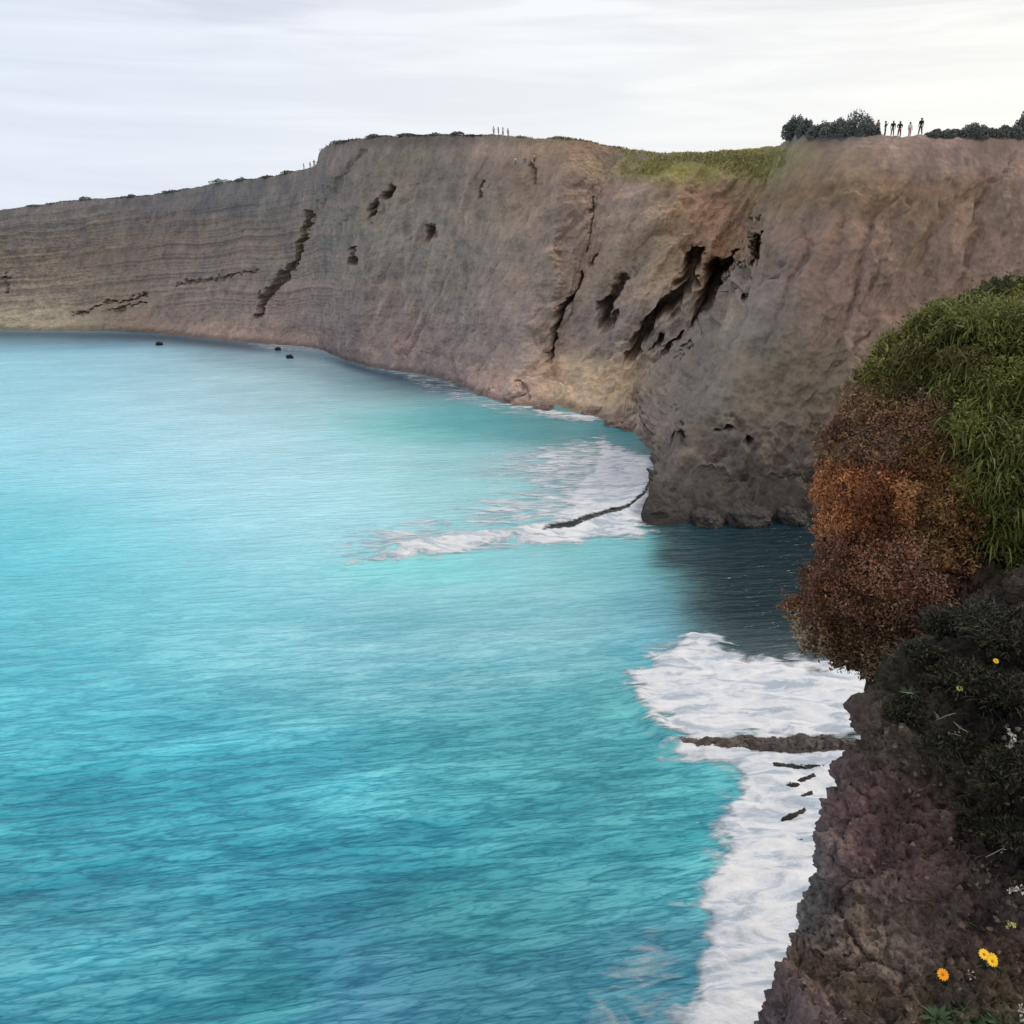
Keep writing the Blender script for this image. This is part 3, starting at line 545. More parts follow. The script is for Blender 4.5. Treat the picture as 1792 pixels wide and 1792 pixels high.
def leaves(C, n, size, asp=.4, spread=None, shell=.55, up=.3):
    """n small leaf quads in the lumpy volume of the blobs C = [(x,y,z,rx,ry,rz)]"""
    C = np.array(C, float); wt = C[:, 3]*C[:, 4]*C[:, 5]; k = rng.choice(len(C), n, p=wt/wt.sum())
    d = rng.normal(size=(n, 3)); d /= np.linalg.norm(d, axis=1)[:, None]; r = (shell+(1-shell)*rng.random(n))**.6
    P = C[k, :3]+d*r[:, None]*C[k, 3:6]
    P = P[P[:, 2] > -.02*size] if False else P
    a = d+rng.normal(size=(n, 3))*.7+np.array([0, 0, up]); a /= np.linalg.norm(a, axis=1)[:, None]
    s = np.cross(a, rng.normal(size=(n, 3))); s /= np.linalg.norm(s, axis=1)[:, None]
    L = size*(.6+.8*rng.random(n))[:, None]; W2 = L*asp*.5
    V = np.stack([P-a*L*.5, P+s*W2, P+a*L*.5, P-s*W2], 1).reshape(-1, 3)
    return V, np.arange(n*4).reshape(-1, 4)
def tube(pts, r0, r1, k=5):
    pts = np.array(pts, float); n = len(pts); d = np.gradient(pts, axis=0); d /= np.linalg.norm(d, axis=1)[:, None]
    s = np.cross(d, [.3, .2, .93]); s /= np.maximum(np.linalg.norm(s, axis=1), 1e-6)[:, None]; q = np.cross(d, s)
    rr = np.linspace(r0, r1, n)[:, None]; V = []
    for i in range(k+1):
        a = 2*math.pi*i/k; V.append(pts+rr*(math.cos(a)*s+math.sin(a)*q))
    G_ = np.stack(V, 1); return G_.reshape(-1, 3), grid_faces(n, k+1)
def blade(p, d, L, wd, bend, n=6):
    p, d = np.array(p, float), np.array(d, float); d /= np.linalg.norm(d); pts = [p]
    for i in range(n):
        pts.append(pts[-1]+d*L/n); d = d+np.array([0, 0, -bend/n]); d /= np.linalg.norm(d)
    pts = np.array(pts); s = np.cross(pts[-1]-pts[0], [0, 0, 1.])+rng.normal(size=3)*.05*L; s /= np.linalg.norm(s)+1e-9
    ww = wd*np.sin(np.linspace(.35, 1, n+1)*math.pi)[:, None]**.7+wd*.04
    return np.stack([pts-s*ww, pts+s*ww], 1).reshape(-1, 3), grid_faces(n+1, 2)
def join(L):
    V, Fs, n = [], [], 0
    for v, f in L: V.append(v); Fs.append(f+n); n += len(v)
    return np.concatenate(V), np.concatenate(Fs)
def shrub(name, p, wx, hz, label, cat, group, mat, nleaf, lsize, seed, wood=M_wood, asp=.45, nb=7, low=False):
    r = np.random.default_rng(seed); e = empty(name, p); tag(e, label, cat, group)
    C = []
    for i in range(nb):
        a = r.random()*6.28; q = r.random()**.6
        rad = (.28+.22*r.random()); C.append((math.cos(a)*q*wx*.34, math.sin(a)*q*wx*.3, hz*(.25+.5*r.random()*(1-.5*q)), wx*rad*.75, wx*rad*.7, hz*rad*.75))
    if low:
        C = []
        for i in range(nb):
            q = (i+.5)/nb*2-1; hh = hz*(.95-.45*q*q)*(.75+.3*r.random()); C.append((q*wx*.42, (r.random()-.5)*wx*.4, hh*.42, wx*.16, wx*.2, hh*.56))
    V, f = leaves(C, nleaf, lsize, asp); V[:, 2] = np.maximum(V[:, 2], -.05*hz); mesh_obj('foliage', V, f, mat, e, smooth=False)
    st = [tube([(0, 0, -.15*hz), (c[0]*.4, c[1]*.4, c[2]*.5), (c[0], c[1], c[2])], hz*.035, hz*.012) for c in C[:5]]
    V, f = join(st); mesh_obj('stem', V, f, wood, e); return e
# clifftop scrub on the headland
i = 0
for (u, wpx, hpx, lab) in [(1393, 34, 34, 'tall narrow grey green bush on the left corner of the headland top'), (1412, 26, 28, 'small bush pressed against the corner bush on the headland'), (1437, 40, 24, 'low bush in the dip on the headland top'), (1468, 50, 32, 'rising bush left of the highest bush on the headland'),
                           (1497, 48, 46, 'highest rounded dark bush on the headland top left of the standing people'), (1520, 30, 24, 'low bush between the highest bush and the group of people'), (1640, 34, 15, 'low bush just right of the standing people'), (1668, 40, 15, 'long low bush on the headland skyline, second right of the people'),
                           (1704, 48, 25, 'domed dark bush on the headland skyline near the right edge'), (1730, 34, 18, 'low bush right of the domed bush on the skyline'), (1762, 44, 22, 'wide dark bush on the skyline before the last tall one'), (1789, 26, 44, 'tall dark bush cut by the right edge of the photo on the skyline')]:
    p = edge_spot(u, .7); sc_ = p.y/1530; i += 1
    shrub('clifftop_bush', p-Vector((0, 0, hpx*sc_*.18)), wpx*sc_*1.2, hpx*sc_*1.15, lab, 'bush', 'bushes on the headland top', M_shrubdark, 5200, .20, 100+i, asp=.7, nb=16, low=True)
for j, (u, wpx, hpx) in enumerate([(60, 22, 6), (150, 20, 9), (232, 16, 8), (300, 20, 6), (388, 26, 8), (424, 20, 9), (470, 18, 7), (505, 20, 8), (600, 26, 6), (655, 18, 7), (712, 26, 7), (765, 24, 6), (800, 18, 7), (845, 24, 6)]):
    p = edge_spot(u, 1.0); sc_ = p.y/1600
    names = ['farthest left', 'second', 'third', 'fourth', 'fifth', 'sixth', 'seventh', 'eighth', 'ninth', 'tenth', 'eleventh', 'twelfth', 'thirteenth', 'fourteenth']
    shrub('ridge_bush', p-Vector((0, 0, .22*hpx*sc_)), wpx*sc_*(1+.8*rng.random()), hpx*sc_*(.7+.4*rng.random()), ('low dark bush on the far cliff skyline, farthest left' if j == 0 else 'low dark bush on the far cliff skyline, %s counted from the left' % names[j]), 'bush', 'bushes along the far skyline', M_shrubdark, 700, .35, 200+j, asp=.7, nb=8, low=True)
# grass on the saddle
L = []
for k in range(9000):
    u, v = rng.uniform(1085, 1375), rng.uniform(262, 330)
    q = hit(T_far, u, v)[0]
    if q is not None and v > 300+22*fbm(np.array([[q.x*.12, q.y*.05, 0]]), 1, 3)[0]+8*math.sin(u*.03): continue
    if q is None or (fbm(np.array([[q.x, q.y, q.z]]), .2, 2)[0] < -.3-.2*rng.random()): continue
    a = rng.random()*6.28
    L.append(blade((q.x, q.y, q.z-.05), (math.cos(a)*.5, math.sin(a)*.5, 1), rng.uniform(.25, .6), .07, 1.2, 2))
V, f = join(L); o = mesh_obj('saddle_grass', V, f, leaf_mat('saddle_grass', (206, 198, 120), (146, 138, 78), s=.25), smooth=False); tag(o, 'yellow green grass on the saddle between far cliff and headland', 'grass', None, 'stuff')
L, L2 = [], []
for u in np.arange(-6, 1095, 2.2):
    if u > 862 and rng.random() < .2: continue
    try: p = edge_spot(u, .2, 238 if u > 560 else 285)
    except ValueError: continue
    dn = float(fbm(np.array([[u*.02, .3, .7]]), 1, 3)[0])
    for j in range(int(7+12*max(0, dn+.25))):
        a = rng.random()*6.28; q = (p.x+rng.normal()*.35, p.y+rng.normal()*.5, p.z-.12)
        hh = rng.uniform(.2, .65)*(.6+max(0, dn+.3))
        (L2 if u > 862 else L).append(blade(q, (math.cos(a)*.7, math.sin(a)*.7, 1), hh, .10, 1.3, 2))
V, f = join(L); o = mesh_obj('rim_scrub', V, f, leaf_mat('rim_scrub', (78, 78, 76), (56, 56, 54), s=.3), smooth=False); tag(o, 'dark low scrub lining the rim of the far cliff', 'ground cover', None, 'stuff')
V, f = join(L2); o = mesh_obj('rim_grass', V, f, leaf_mat('rim_grass', (168, 158, 104), (122, 110, 72), s=.3), smooth=False); tag(o, 'dry yellow grass along the rim between far people and saddle', 'grass', None, 'stuff')
# scrub on the outcrop
k = 0
for (u, v, wd, hz, mat, lab) in [(1660, 575, 1.0, .55, M_shrubgreen, 'green shrub at the top left corner of the outcrop'), (1730, 570, 1.1, .55, M_shrubgreen, 'green shrub on the outcrop top near the right edge'), (1790, 580, 1.1, .6, M_shrubgreen, 'green shrub on the outcrop top cut by the right edge'),
                                 (1600, 640, .7, .4, M_olive, 'olive shrub on the outcrop shoulder left of the green ones'), (1690, 650, .9, .5, M_olive, 'olive shrub below the top green shrubs on the outcrop'), (1760, 690, 1.0, .6, M_shrubgreen, 'bright green shrub halfway down the right of the outcrop'),
                                 (1580, 700, .6, .35, M_olive, 'small olive tuft above the rusty patch of the outcrop'), (1700, 770, .8, .5, M_shrubgreen, 'green shrub beside the ochre patch of the outcrop'), (1775, 800, .9, .6, M_shrubgreen, 'green shrub at right edge level with the rusty patch'),
                                 (1730, 870, .8, .5, M_shrubgreen, 'drooping green shrub right of the rusty scrub'), (1790, 930, .8, .6, M_shrubgreen, 'lowest bright green shrub at the right edge')]:
    q = hit(T_A, u, v)[0]; k += 1
    if q is None: q = Vector(onY(u, v, 12.5))
    e = shrub('cliff_shrub', q-Vector((0, .0, .05)), wd, hz, lab, 'shrub', 'green shrubs on the outcrop', mat, 1500, .06, 300+k, asp=.3, nb=9)
    L = []
    for j in range(60):
        a = rng.random()*6.28; rr = rng.random()*wd*.42
        L.append(blade((math.cos(a)*rr, math.sin(a)*rr, 0), (math.cos(a)*.5, math.sin(a)*.5, 1), rng.uniform(.6, 1.15)*hz, .009, 1.3, 5))
    V, f = join(L); mesh_obj('blades', V, f, mat, e, smooth=False)
GP = [(1590, 545), (1640, 520), (1900, 515), (1900, 1010), (1770, 1000), (1720, 900), (1672, 880), (1655, 760), (1660, 690), (1560, 690), (1545, 620)]
L, L2 = [], []
for j in range(4200):
    u, v = rng.uniform(1530, 1830), rng.uniform(520, 1040)
    if poly_sdf(np.array([u+25*rng.normal()]), np.array([v]), GP)[0] > 0: continue
    q = hit(T_A, u, v)[0]
    if q is None: continue
    den = fbm(np.array([[q.x, q.y, q.z]]), 1.4, 3)[0]
    if den < -.25: continue
    a = rng.random()*6.28; (L if den+.3*rng.normal() > -.05 else L2).append(blade((q.x, q.y, q.z-.02), (math.cos(a)*.8-.3, math.sin(a)*.8-.4, 1), rng.uniform(.14, .42)*(1+den), rng.uniform(.006, .014), 2.2, 4))
for LL, mt, lb in ((L, M_shrubgreen, 'tangled green scrub cover draping the right of the outcrop'), (L2, M_olive, 'olive brown scrub cover in the gaps of the green on the outcrop')):
    V, f = join(LL); o = mesh_obj('scrub_cover', V, f, mt, smooth=False); tag(o, lb, 'ground cover', None, 'stuff')
def tint_mat(name, rough=.75):
    m = bpy.data.materials.new(name); m.use_nodes = True; t = m.node_tree; b = t.nodes['Principled BSDF']; b.inputs['Roughness'].default_value = rough; b.inputs['Specular IOR Level'].default_value = .2
    at = N(t, 'ShaderNodeAttribute', attribute_name='tint'); t.links.new(at.outputs['Color'], b.inputs['Base Color']); return m
M_tinted = tint_mat('mixed_foliage')
def surface_points(wallo, poly, n, feather=18, dmin=9):
    """random points of a wall's visible face whose place in the photo falls inside poly, with normals"""
    us = [p[0] for p in poly]; vs = [p[1] for p in poly]; m = n*4
    u = rng.uniform(min(us)-feather, max(us)+feather, m); w_ = rng.uniform(min(vs)-feather, max(vs)+feather, m)
    keep = poly_sdf(u, w_, poly)+feather*fbm(np.stack([u*.03, w_*.03, u*0], -1), 1, 3)+6*rng.normal(size=m) < 0
    P, Q = [], []
    for a, b_ in zip(u[keep], w_[keep]):
        q, nn, *_ = hit(T_A, a, b_)
        if q is None: continue
        if nn.dot(Vector((0, 0, CAMZ))-q) < 0: nn = -nn
        P.append(tuple(q)); Q.append(tuple(nn))
        if len(P) >= n: break
    return np.array(P)+rng.normal(size=(len(P), 3))*.03, np.array(Q)
def bushy(name, label, group, poly, n, size, thick, cols, asp=.4, lump=2.2, mat=None, stems=6):
    P, Nn_ = surface_points(wallA, poly, n); n = len(P)
    lm = np.clip(.5+1.5*fbm(P, lump, 4, .6), .02, 1.9); r = rng.random(n)**.7
    P = P+Nn_*(thick*lm*r)[:, None]+np.array([0, 0, .25])*(thick*lm*r)[:, None]
    a = Nn_*.6+rng.normal(size=(n, 3))*.6+np.array([0, 0, .25]); a /= np.linalg.norm(a, axis=1)[:, None]
    b_ = np.cross(a, rng.normal(size=(n, 3))); b_ /= np.linalg.norm(b_, axis=1)[:, None]
    L_ = size*(.5+rng.random(n))[:, None]; W2 = L_*asp*.5
    V = np.stack([P-a*L_*.5, P+b_*W2, P+a*L_*.5, P-b_*W2], 1)
    mixn = np.clip(.5+.9*fbm(P, 1.1, 3)+.22*rng.normal(size=n), 0, 1)*(len(cols)-1)
    cc = lin(cols); i_ = np.minimum(mixn.astype(int), len(cols)-2); c = cc[i_]+(cc[i_+1]-cc[i_])*(mixn-i_)[:, None]
    c = c*(.75+.5*rng.random(n))[:, None]; base = P.mean(0)
    e = empty(name, base); tag(e, label, 'shrub', group)
    mesh_obj('foliage', V.reshape(-1, 3)-base, np.arange(n*4).reshape(-1, 4), M_tinted, e, smooth=False, col=np.repeat(c, 4, 0))
    st = []
    for j in range(stems):
        q = P[rng.integers(n)]-base; st.append(tube([-Nn_[0]*.35-[0, 0, .2], q*.5-Nn_[0]*.1, q+Nn_[0]*.05], .014, .005))
    V, f = join(st); mesh_obj('stem', V, f, M_wood, e); return e
GR = 'bushes hanging over the outcrop'
bushy('rust_shrub', 'bright rust orange feathery shrub on the left nose of the outcrop', GR, [(1390, 830), (1450, 812), (1520, 822), (1600, 838), (1592, 915), (1530, 945), (1440, 935), (1390, 900)], 13000, .05, .2, [(124, 78, 52), (176, 112, 70), (204, 142, 94)])
bushy('rust_shrub', 'ochre brown shrub between the rust shrub and the green scrub', GR, [(1575, 770), (1680, 750), (1705, 900), (1690, 1000), (1600, 960), (1575, 900)], 11000, .05, .2, [(116, 84, 54), (156, 114, 68), (134, 116, 74)])
bushy('rust_shrub', 'dusty red shrub high on the left edge of the outcrop', GR, [(1440, 690), (1560, 670), (1650, 700), (1640, 770), (1570, 830), (1500, 830), (1430, 820)], 13000, .05, .15, [(116, 92, 70), (158, 114, 86), (148, 130, 90)])
bushy('rust_shrub', 'reddish brown dry shrub hanging under the bright rust one', GR, [(1360, 925), (1530, 925), (1640, 960), (1670, 1060), (1560, 1085), (1350, 1070)], 15000, .05, .18, [(106, 68, 50), (152, 104, 76), (176, 138, 108)])
bushy('rust_shrub', 'lowest dark brown shrub fringe over the white foam', GR, [(1340, 1050), (1480, 1055), (1670, 1065), (1670, 1190), (1540, 1190), (1340, 1180)], 13000, .05, .15, [(84, 60, 44), (126, 94, 66), (172, 152, 124)])
bushy('green_shrub', 'soft olive green bush crowning the top of the outcrop', GR, [(1570, 520), (1840, 500), (1840, 700), (1680, 700), (1520, 700), (1500, 620)], 19000, .06, .2, [(72, 74, 34), (120, 122, 58), (150, 146, 76)], asp=.3)
bushy('green_shrub', 'soft olive green bush trailing down the right edge beside the rust shrubs', GR, [(1670, 700), (1840, 700), (1840, 1010), (1740, 960), (1680, 880)], 12000, .06, .2, [(60, 66, 30), (108, 116, 54), (142, 144, 76)], asp=.3)

# dark scrub on the near cliff edge
for (u, v, wd, hz, lab) in [(1660, 1110, .42, .22, 'dark shrub on the near cliff edge under the outcrop'), (1740, 1110, .5, .28, 'dark shrub behind the small yellow flower near the right edge'), (1790, 1150, .5, .35, 'blackish shrub at the right edge above the pale stalks'), (1600, 1160, .3, .15, 'low dark shrub at the corner of the near cliff edge'),
                            (1680, 1210, .36, .2, 'dark shrub under the pale bent stem'), (1760, 1240, .4, .25, 'dark shrub behind the whitish dry stalk'), (1590, 1260, .26, .13, 'olive dark tuft left of the dry stems'), (1660, 1320, .3, .15, 'olive tuft in the middle of the near cliff face'),
                            (1770, 1380, .4, .25, 'blackish shrub on the right edge below the whitish stalk'), (1720, 1450, .32, .2, 'dark green shrub on the right of the near face'), (1785, 1480, .35, .2, 'dark shrub above the cream flowers at the right edge')]:
    q = hit(T_B, u, v)[0]; k += 1
    if q is None: q = Vector(onY(u, v, 4.6))
    e = shrub('shaded_shrub', q, wd, hz, lab, 'shrub', 'dark shrubs on the near cliff edge', M_shade, 2200, .028, 300+k, asp=.35, nb=8)
    L = []
    for j in range(60):
        a = rng.random()*6.28; rr = rng.random()*wd*.4
        L.append(blade((math.cos(a)*rr, math.sin(a)*rr, 0), (math.cos(a)*.6, math.sin(a)*.6, 1), rng.uniform(.5, 1.2)*hz, .004, 1.5, 5))
    V, f = join(L); mesh_obj('blades', V, f, M_shade, e, smooth=False)
# fine grass and twigs on the near cliff edge (nobody could count it)
L = []
for j in range(4200):
    u, v = rng.uniform(1440, 1800), rng.uniform(1100, 1800)
    dens = .5 if u > 1600 else .12
    if v > 1500 and u < 1620: dens = .06
    if rng.random() > dens: continue
    q, nn, *_ = hit(T_B, u, v)
    if q is None: continue
    a = rng.random()*6.28
    L.append(blade((q.x, q.y, q.z-.005), (math.cos(a)*.8, math.sin(a)*.8, .8), rng.uniform(.03, .12), .0016, 1.6, 4))
V, f = join(L); o = mesh_obj('dry_grass', V, f, leaf_mat('near_grass', (112, 104, 74), (62, 60, 40), s=6), smooth=False); tag(o, 'fine dry grass over the near cliff edge', 'grass', None, 'stuff')
L = []
ico = [np.array(v) for v in ((0,0,1),(.89,0,.45),(.28,.85,.45),(-.72,.53,.45),(-.72,-.53,.45),(.28,-.85,.45),(.72,.53,-.45),(-.28,.85,-.45),(-.89,0,-.45),(-.28,-.85,-.45),(.72,-.53,-.45),(0,0,-1))]
icf = np.array([(0,1,2),(0,2,3),(0,3,4),(0,4,5),(0,5,1),(1,6,2),(2,7,3),(3,8,4),(4,9,5),(5,10,1),(6,7,2),(7,8,3),(8,9,4),(9,10,5),(10,6,1),(11,7,6),(11,8,7),(11,9,8),(11,10,9),(11,6,10)])
tc2 = []
for j in range(1500):
    u, v = rng.uniform(1360, 1800), rng.uniform(1260, 1800)
    q = hit(T_B, u, v)[0]
    if q is None or float(fbm(np.array([[q.x, q.y, q.z]]), 3.5, 2)[0]) < -.1: continue
    r_ = .003+.016*rng.random()**3; V = np.array(ico)*(1+.35*rng.normal(size=(12, 1)))*r_*np.array([1, .8+.4*rng.random(), .5+.4*rng.random()])
    L.append((V+np.array(q), icf)); tc2.append(np.repeat((lin((104, 90, 82))*1.7*rng.uniform(.5, 1.3))[None], 12, 0))
V, f = join(L); o = mesh_obj('loose_stones', V, f, M_near, smooth=False, col=np.concatenate(tc2)); tag(o, 'loose gravel and crumbs of rock on the near cliff edge', 'gravel', None, 'stuff')
# flowering plants
def flower_head(e, c, r, petal, disc, npet=13, tilt=(.0, -.6, .8)):
    hd = None; t_ = Vector(tilt).normalized(); q = t_.to_track_quat('Z', 'Y'); L = []
    for i in range(npet):
        a = 2*math.pi*i/npet; base = np.array([math.cos(a), math.sin(a), 0]); s = np.array([-math.sin(a), math.cos(a), 0])
        rows = [base*r*.2, base*r*.55+np.array([0, 0, r*.12]), base*r*.85+np.array([0, 0, r*.14]), base*r+np.array([0, 0, r*.05])]; wv_ = [.06, .17, .15, .05]
        g_ = np.stack([np.array([p-s*r*w_, p+np.array([0, 0, -.03*r]), p+s*r*w_]) for p, w_ in zip(rows, wv_)], 0)
        L.append((g_.reshape(-1, 3), grid_faces(4, 3)))
    V, f = join(L); M_ = np.array(q.to_matrix()); o = mesh_obj('petals', V@M_.T+np.array(c), f, petal, e)
    th, ph = np.meshgrid(np.linspace(0, 2*math.pi, 13), np.linspace(0, math.pi/2, 5), indexing='ij')
    D = np.stack([np.sin(ph)*np.cos(th), np.sin(ph)*np.sin(th), np.cos(ph)*.5], -1)*r*.27
    mesh_obj('disc', (D.reshape(-1, 3))@M_.T+np.array(c), grid_faces(13, 5), disc, e)
def leaf_tuft(n, L_, wd, seed, up=1.):
    r = np.random.default_rng(seed); out_ = []
    for i in range(n):
        a = 6.28*i/n+r.random(); out_.append(blade((0, 0, -.01), (math.cos(a), math.sin(a), up*r.uniform(.5, 1.4)), L_*r.uniform(.7, 1.2), wd, 1.4, 6))
    return join(out_)
def flower_plant(name, u, v, label, heads, hd_r, petal, seed, cat='flower', leafn=14, leafL=.07):
    q = hit(T_B, u, v)[0]
    if q is None: q = Vector(onY(u, v, 3.6))
    e = empty(name, q); tag(e, label, cat, 'flowering plants on the near cliff edge')
    st = []
    for (dx, dz, dy) in heads:
        c = np.array([dx, dy, dz]); st.append(tube([(0, 0, -.01), (dx*.3, dy*.5, dz*.5), c-np.array([0, 0, .004])], .0028, .0016))
        flower_head(e, c, hd_r, petal, M_disc)
    V, f = join(st); mesh_obj('stem', V, f, M_stalk, e)
    V, f = leaf_tuft(leafn, leafL, .006, seed); mesh_obj('leaves', V, f, M_leaf, e)
flower_plant('yellow_daisy', 1727, 1690, 'yellow daisies in a pair on thin stems near the lower right corner', [(-.045, .10, -.03), (.0, .075, -.03), (-.015, .085, -.06)], .028, M_petal, 1)
flower_plant('orange_daisy', 1652, 1718, 'single orange daisy above the green leaves at the bottom', [(-.03, .075, -.03)], .031, M_orange, 2)
flower_plant('small_daisy', 1735, 1175, 'tiny yellow flower against the black shrub at right', [(-.03, .11, -.08)], .018, M_petal, 3, leafn=6, leafL=.05)
flower_plant('small_daisy', 1672, 1225, 'tiny dull yellow flower left of the whitish stalk', [(-.02, .11, -.06)], .021, M_lime, 4, leafn=6, leafL=.05)
def stalk_plant(name, u, v, label, pts_list, fl_mat, nfl, fr, seed, cat='dry stalk'):
    q = hit(T_B, u, v)[0]
    if q is None: q = Vector(onY(u, v, 4.0))
    r = np.random.default_rng(seed); e = empty(name, q); tag(e, label, cat, 'pale dry stalks on the near cliff edge'); st, fl = [], []
    for pts in pts_list:
        fl = []
        P = catmull(np.array(pts, float), np.linspace(0, len(pts)-1, 14)); st.append(tube(P, .0032, .0014))
        for i in range(nfl):
            c = P[int(13-r.integers(0, 7))]+r.normal(size=3)*.010
            a = r.normal(size=3); a /= np.linalg.norm(a); st.append(tube([P[8+int(r.integers(0, 5))], c], .001, .0007, 4))
            for w_ in range(5):
                d = r.normal(size=3); d /= np.linalg.norm(d); s = np.cross(d, a); s /= np.linalg.norm(s)+1e-9
                fl.append((np.array([c, c+d*fr*.6+s*fr*.35, c+d*fr, c+d*fr*.6-s*fr*.35]), np.array([[0, 1, 2, 3]])))
        if nfl > 11: V, f = join(fl); mesh_obj('florets', V, f, fl_mat, e, smooth=False)
        else:
            for i in range(nfl): V, f = join(fl[i*5:i*5+5]); mesh_obj('floret', V, f, fl_mat, e, smooth=False)
    V, f = join(st); mesh_obj('stem', V, f, M_stalk, e)
stalk_plant('dry_stalk', 1745, 1330, 'whitish dry flower stalk against the black shrubs at right', [[(0, 0, 0), (.01, -.06, .12), (-.005, -.1, .22), (-.06, -.12, .28)], [(0, 0, 0), (.02, -.05, .1), (.03, -.09, .2)]], M_cream, 10, .010, 1)
stalk_plant('dry_stalk', 1690, 1290, 'pale bent dry stem arching left over the olive tuft', [[(0, 0, 0), (-.03, -.06, .07), (-.09, -.08, .11), (-.14, -.1, .16)], [(0, 0, 0), (-.05, -.06, .04), (-.12, -.08, .07)]], M_cream, 2, .005, 2)
stalk_plant('dry_stalk', 1775, 1560, 'greyish flower cluster on the right edge above the daisies', [[(0, 0, 0), (-.01, -.05, .05), (-.04, -.08, .08)], [(0, 0, 0), (.01, -.05, .06), (.02, -.08, .10)], [(0, 0, 0), (-.03, -.05, .05), (-.08, -.08, .06)]], M_cream, 6, .009, 3)
stalk_plant('dry_stalk', 1760, 1620, 'lime yellow floret cluster above the yellow daisies', [[(0, 0, 0), (-.01, -.04, .04), (-.01, -.06, .07)]], M_lime, 12, .010, 4)
stalk_plant('dry_stalk', 1785, 1785, 'cream flower stalk in the lower right corner', [[(0, 0, 0), (0, -.03, .05), (-.02, -.04, .10), (-.05, -.05, .13)], [(0, 0, 0), (-.01, -.03, .03), (-.01, -.04, .05)]], M_cream, 9, .010, 5)
stalk_plant('dry_stalk', 1690, 1705, 'small cream flower pair between the orange and yellow daisies', [[(0, 0, 0), (-.005, -.03, .03), (-.01, -.04, .05)]], M_cream, 5, .007, 6)
stalk_plant('dry_stalk', 1640, 1260, 'thin pale twig curving out of the olive tuft at the cliff corner', [[(0, 0, 0), (-.02, -.05, .05), (-.06, -.06, .09)], [(0, 0, 0), (.03, -.05, .06), (.07, -.06, .08)]], M_cream, 1, .004, 8)
stalk_plant('dry_stalk', 1725, 1500, 'thin grey twig low on the dark shrub right of the purple rock', [[(0, 0, 0), (.02, -.04, .06), (.06, -.05, .10)]], M_cream, 2, .006, 9)
stalk_plant('dry_stalk', 1600, 1215, 'short pale stem pointing left at the top corner of the near cliff', [[(0, 0, 0), (-.04, -.04, .03), (-.10, -.05, .04)]], M_lime, 1, .004, 10)
stalk_plant('dry_stalk', 1792, 1240, 'green tipped stalk on the right edge above the whitish stalk', [[(0, 0, 0), (0, -.04, .12), (-.02, -.06, .24)]], M_lime, 3, .008, 7)
for j, (u, v, s, lab) in enumerate([(1640, 1785, .10, 'leafy green plant below the orange daisy at the bottom edge'), (1700, 1790, .11, 'leafy green plant at the bottom edge between two others'), (1750, 1795, .09, 'leafy green plant nearest the lower right corner'), (1590, 1215, .07, 'small leafy plant at the top corner of the near cliff face')]):
    q = hit(T_B, u, v)[0]
    if q is None: q = Vector(onY(u, v, 3.5))
    e = empty('leafy_plant', q); tag(e, lab, 'plant', 'leafy plants on the near cliff edge')
    V, f = leaf_tuft(46, s, s*.11, 40+j, 1.2); mesh_obj('leaves', V, f, M_leaf, e)
    V, f = join([tube([(0, 0, -.02), (.01*i_, -.005, s*.4)], .003, .0015) for i_ in (-1, 0, 1)]); mesh_obj('stem', V, f, M_leaf, e)

# ------------------------------------------------------------------ people
def skin_mesh(name, verts, edges, radii, mat, parent, sub=1, root=0):
    me = bpy.data.meshes.new(name); me.from_pydata([tuple(v) for v in verts], edges, []); o = bpy.data.objects.new(name, me); COL.objects.link(o)
    m = o.modifiers.new('skin', 'SKIN'); m.use_smooth_shade = True
    lay = me.skin_vertices[0].data if me.skin_vertices else None
    if lay is None: return o
    for i, r in enumerate(radii): lay[i].radius = (r, r) if not isinstance(r, tuple) else r; lay[i].use_root = (i == root)
    o.modifiers.new('sub', 'SUBSURF').levels = sub; o.modifiers['sub'].render_levels = sub
    d_ = bpy.context.evaluated_depsgraph_get(); nm = bpy.data.meshes.new_from_object(o.evaluated_get(d_)); o.modifiers.clear(); o.data = nm; nm.name = name
    nm.materials.clear(); nm.materials.append(mat); o.parent = parent
    return o
def skinned(name, verts, edges, radii, mat, parent, sub=1, root=0):
    me = bpy.data.meshes.new(name+'_cage'); me.from_pydata([tuple(v) for v in verts], edges, [])
    o = bpy.data.objects.new(name, me); COL.objects.link(o)
    o.modifiers.new('skin', 'SKIN').use_smooth_shade = True
    if not me.skin_vertices: me.attributes.new  # layer is made with the modifier
    lay = me.skin_vertices[0].data
    for i, r in enumerate(radii): lay[i].radius = r if isinstance(r, tuple) else (r, r); lay[i].use_root = (i == root)
    s = o.modifiers.new('sub', 'SUBSURF'); s.levels = sub; s.render_levels = sub
    d_ = bpy.context.evaluated_depsgraph_get(); nm = bpy.data.meshes.new_from_object(o.evaluated_get(d_))
    o.modifiers.clear(); o.data = nm; nm.materials.clear(); nm.materials.append(mat); o.parent = parent; return o
def cloth(name, c): return plain_mat(name, c, .12, 6, .9)
M_skin = plain_mat('skin', (150, 108, 86), .1, 10, .6); M_hair = plain_mat('hair', (38, 30, 26), .2, 20, .7)
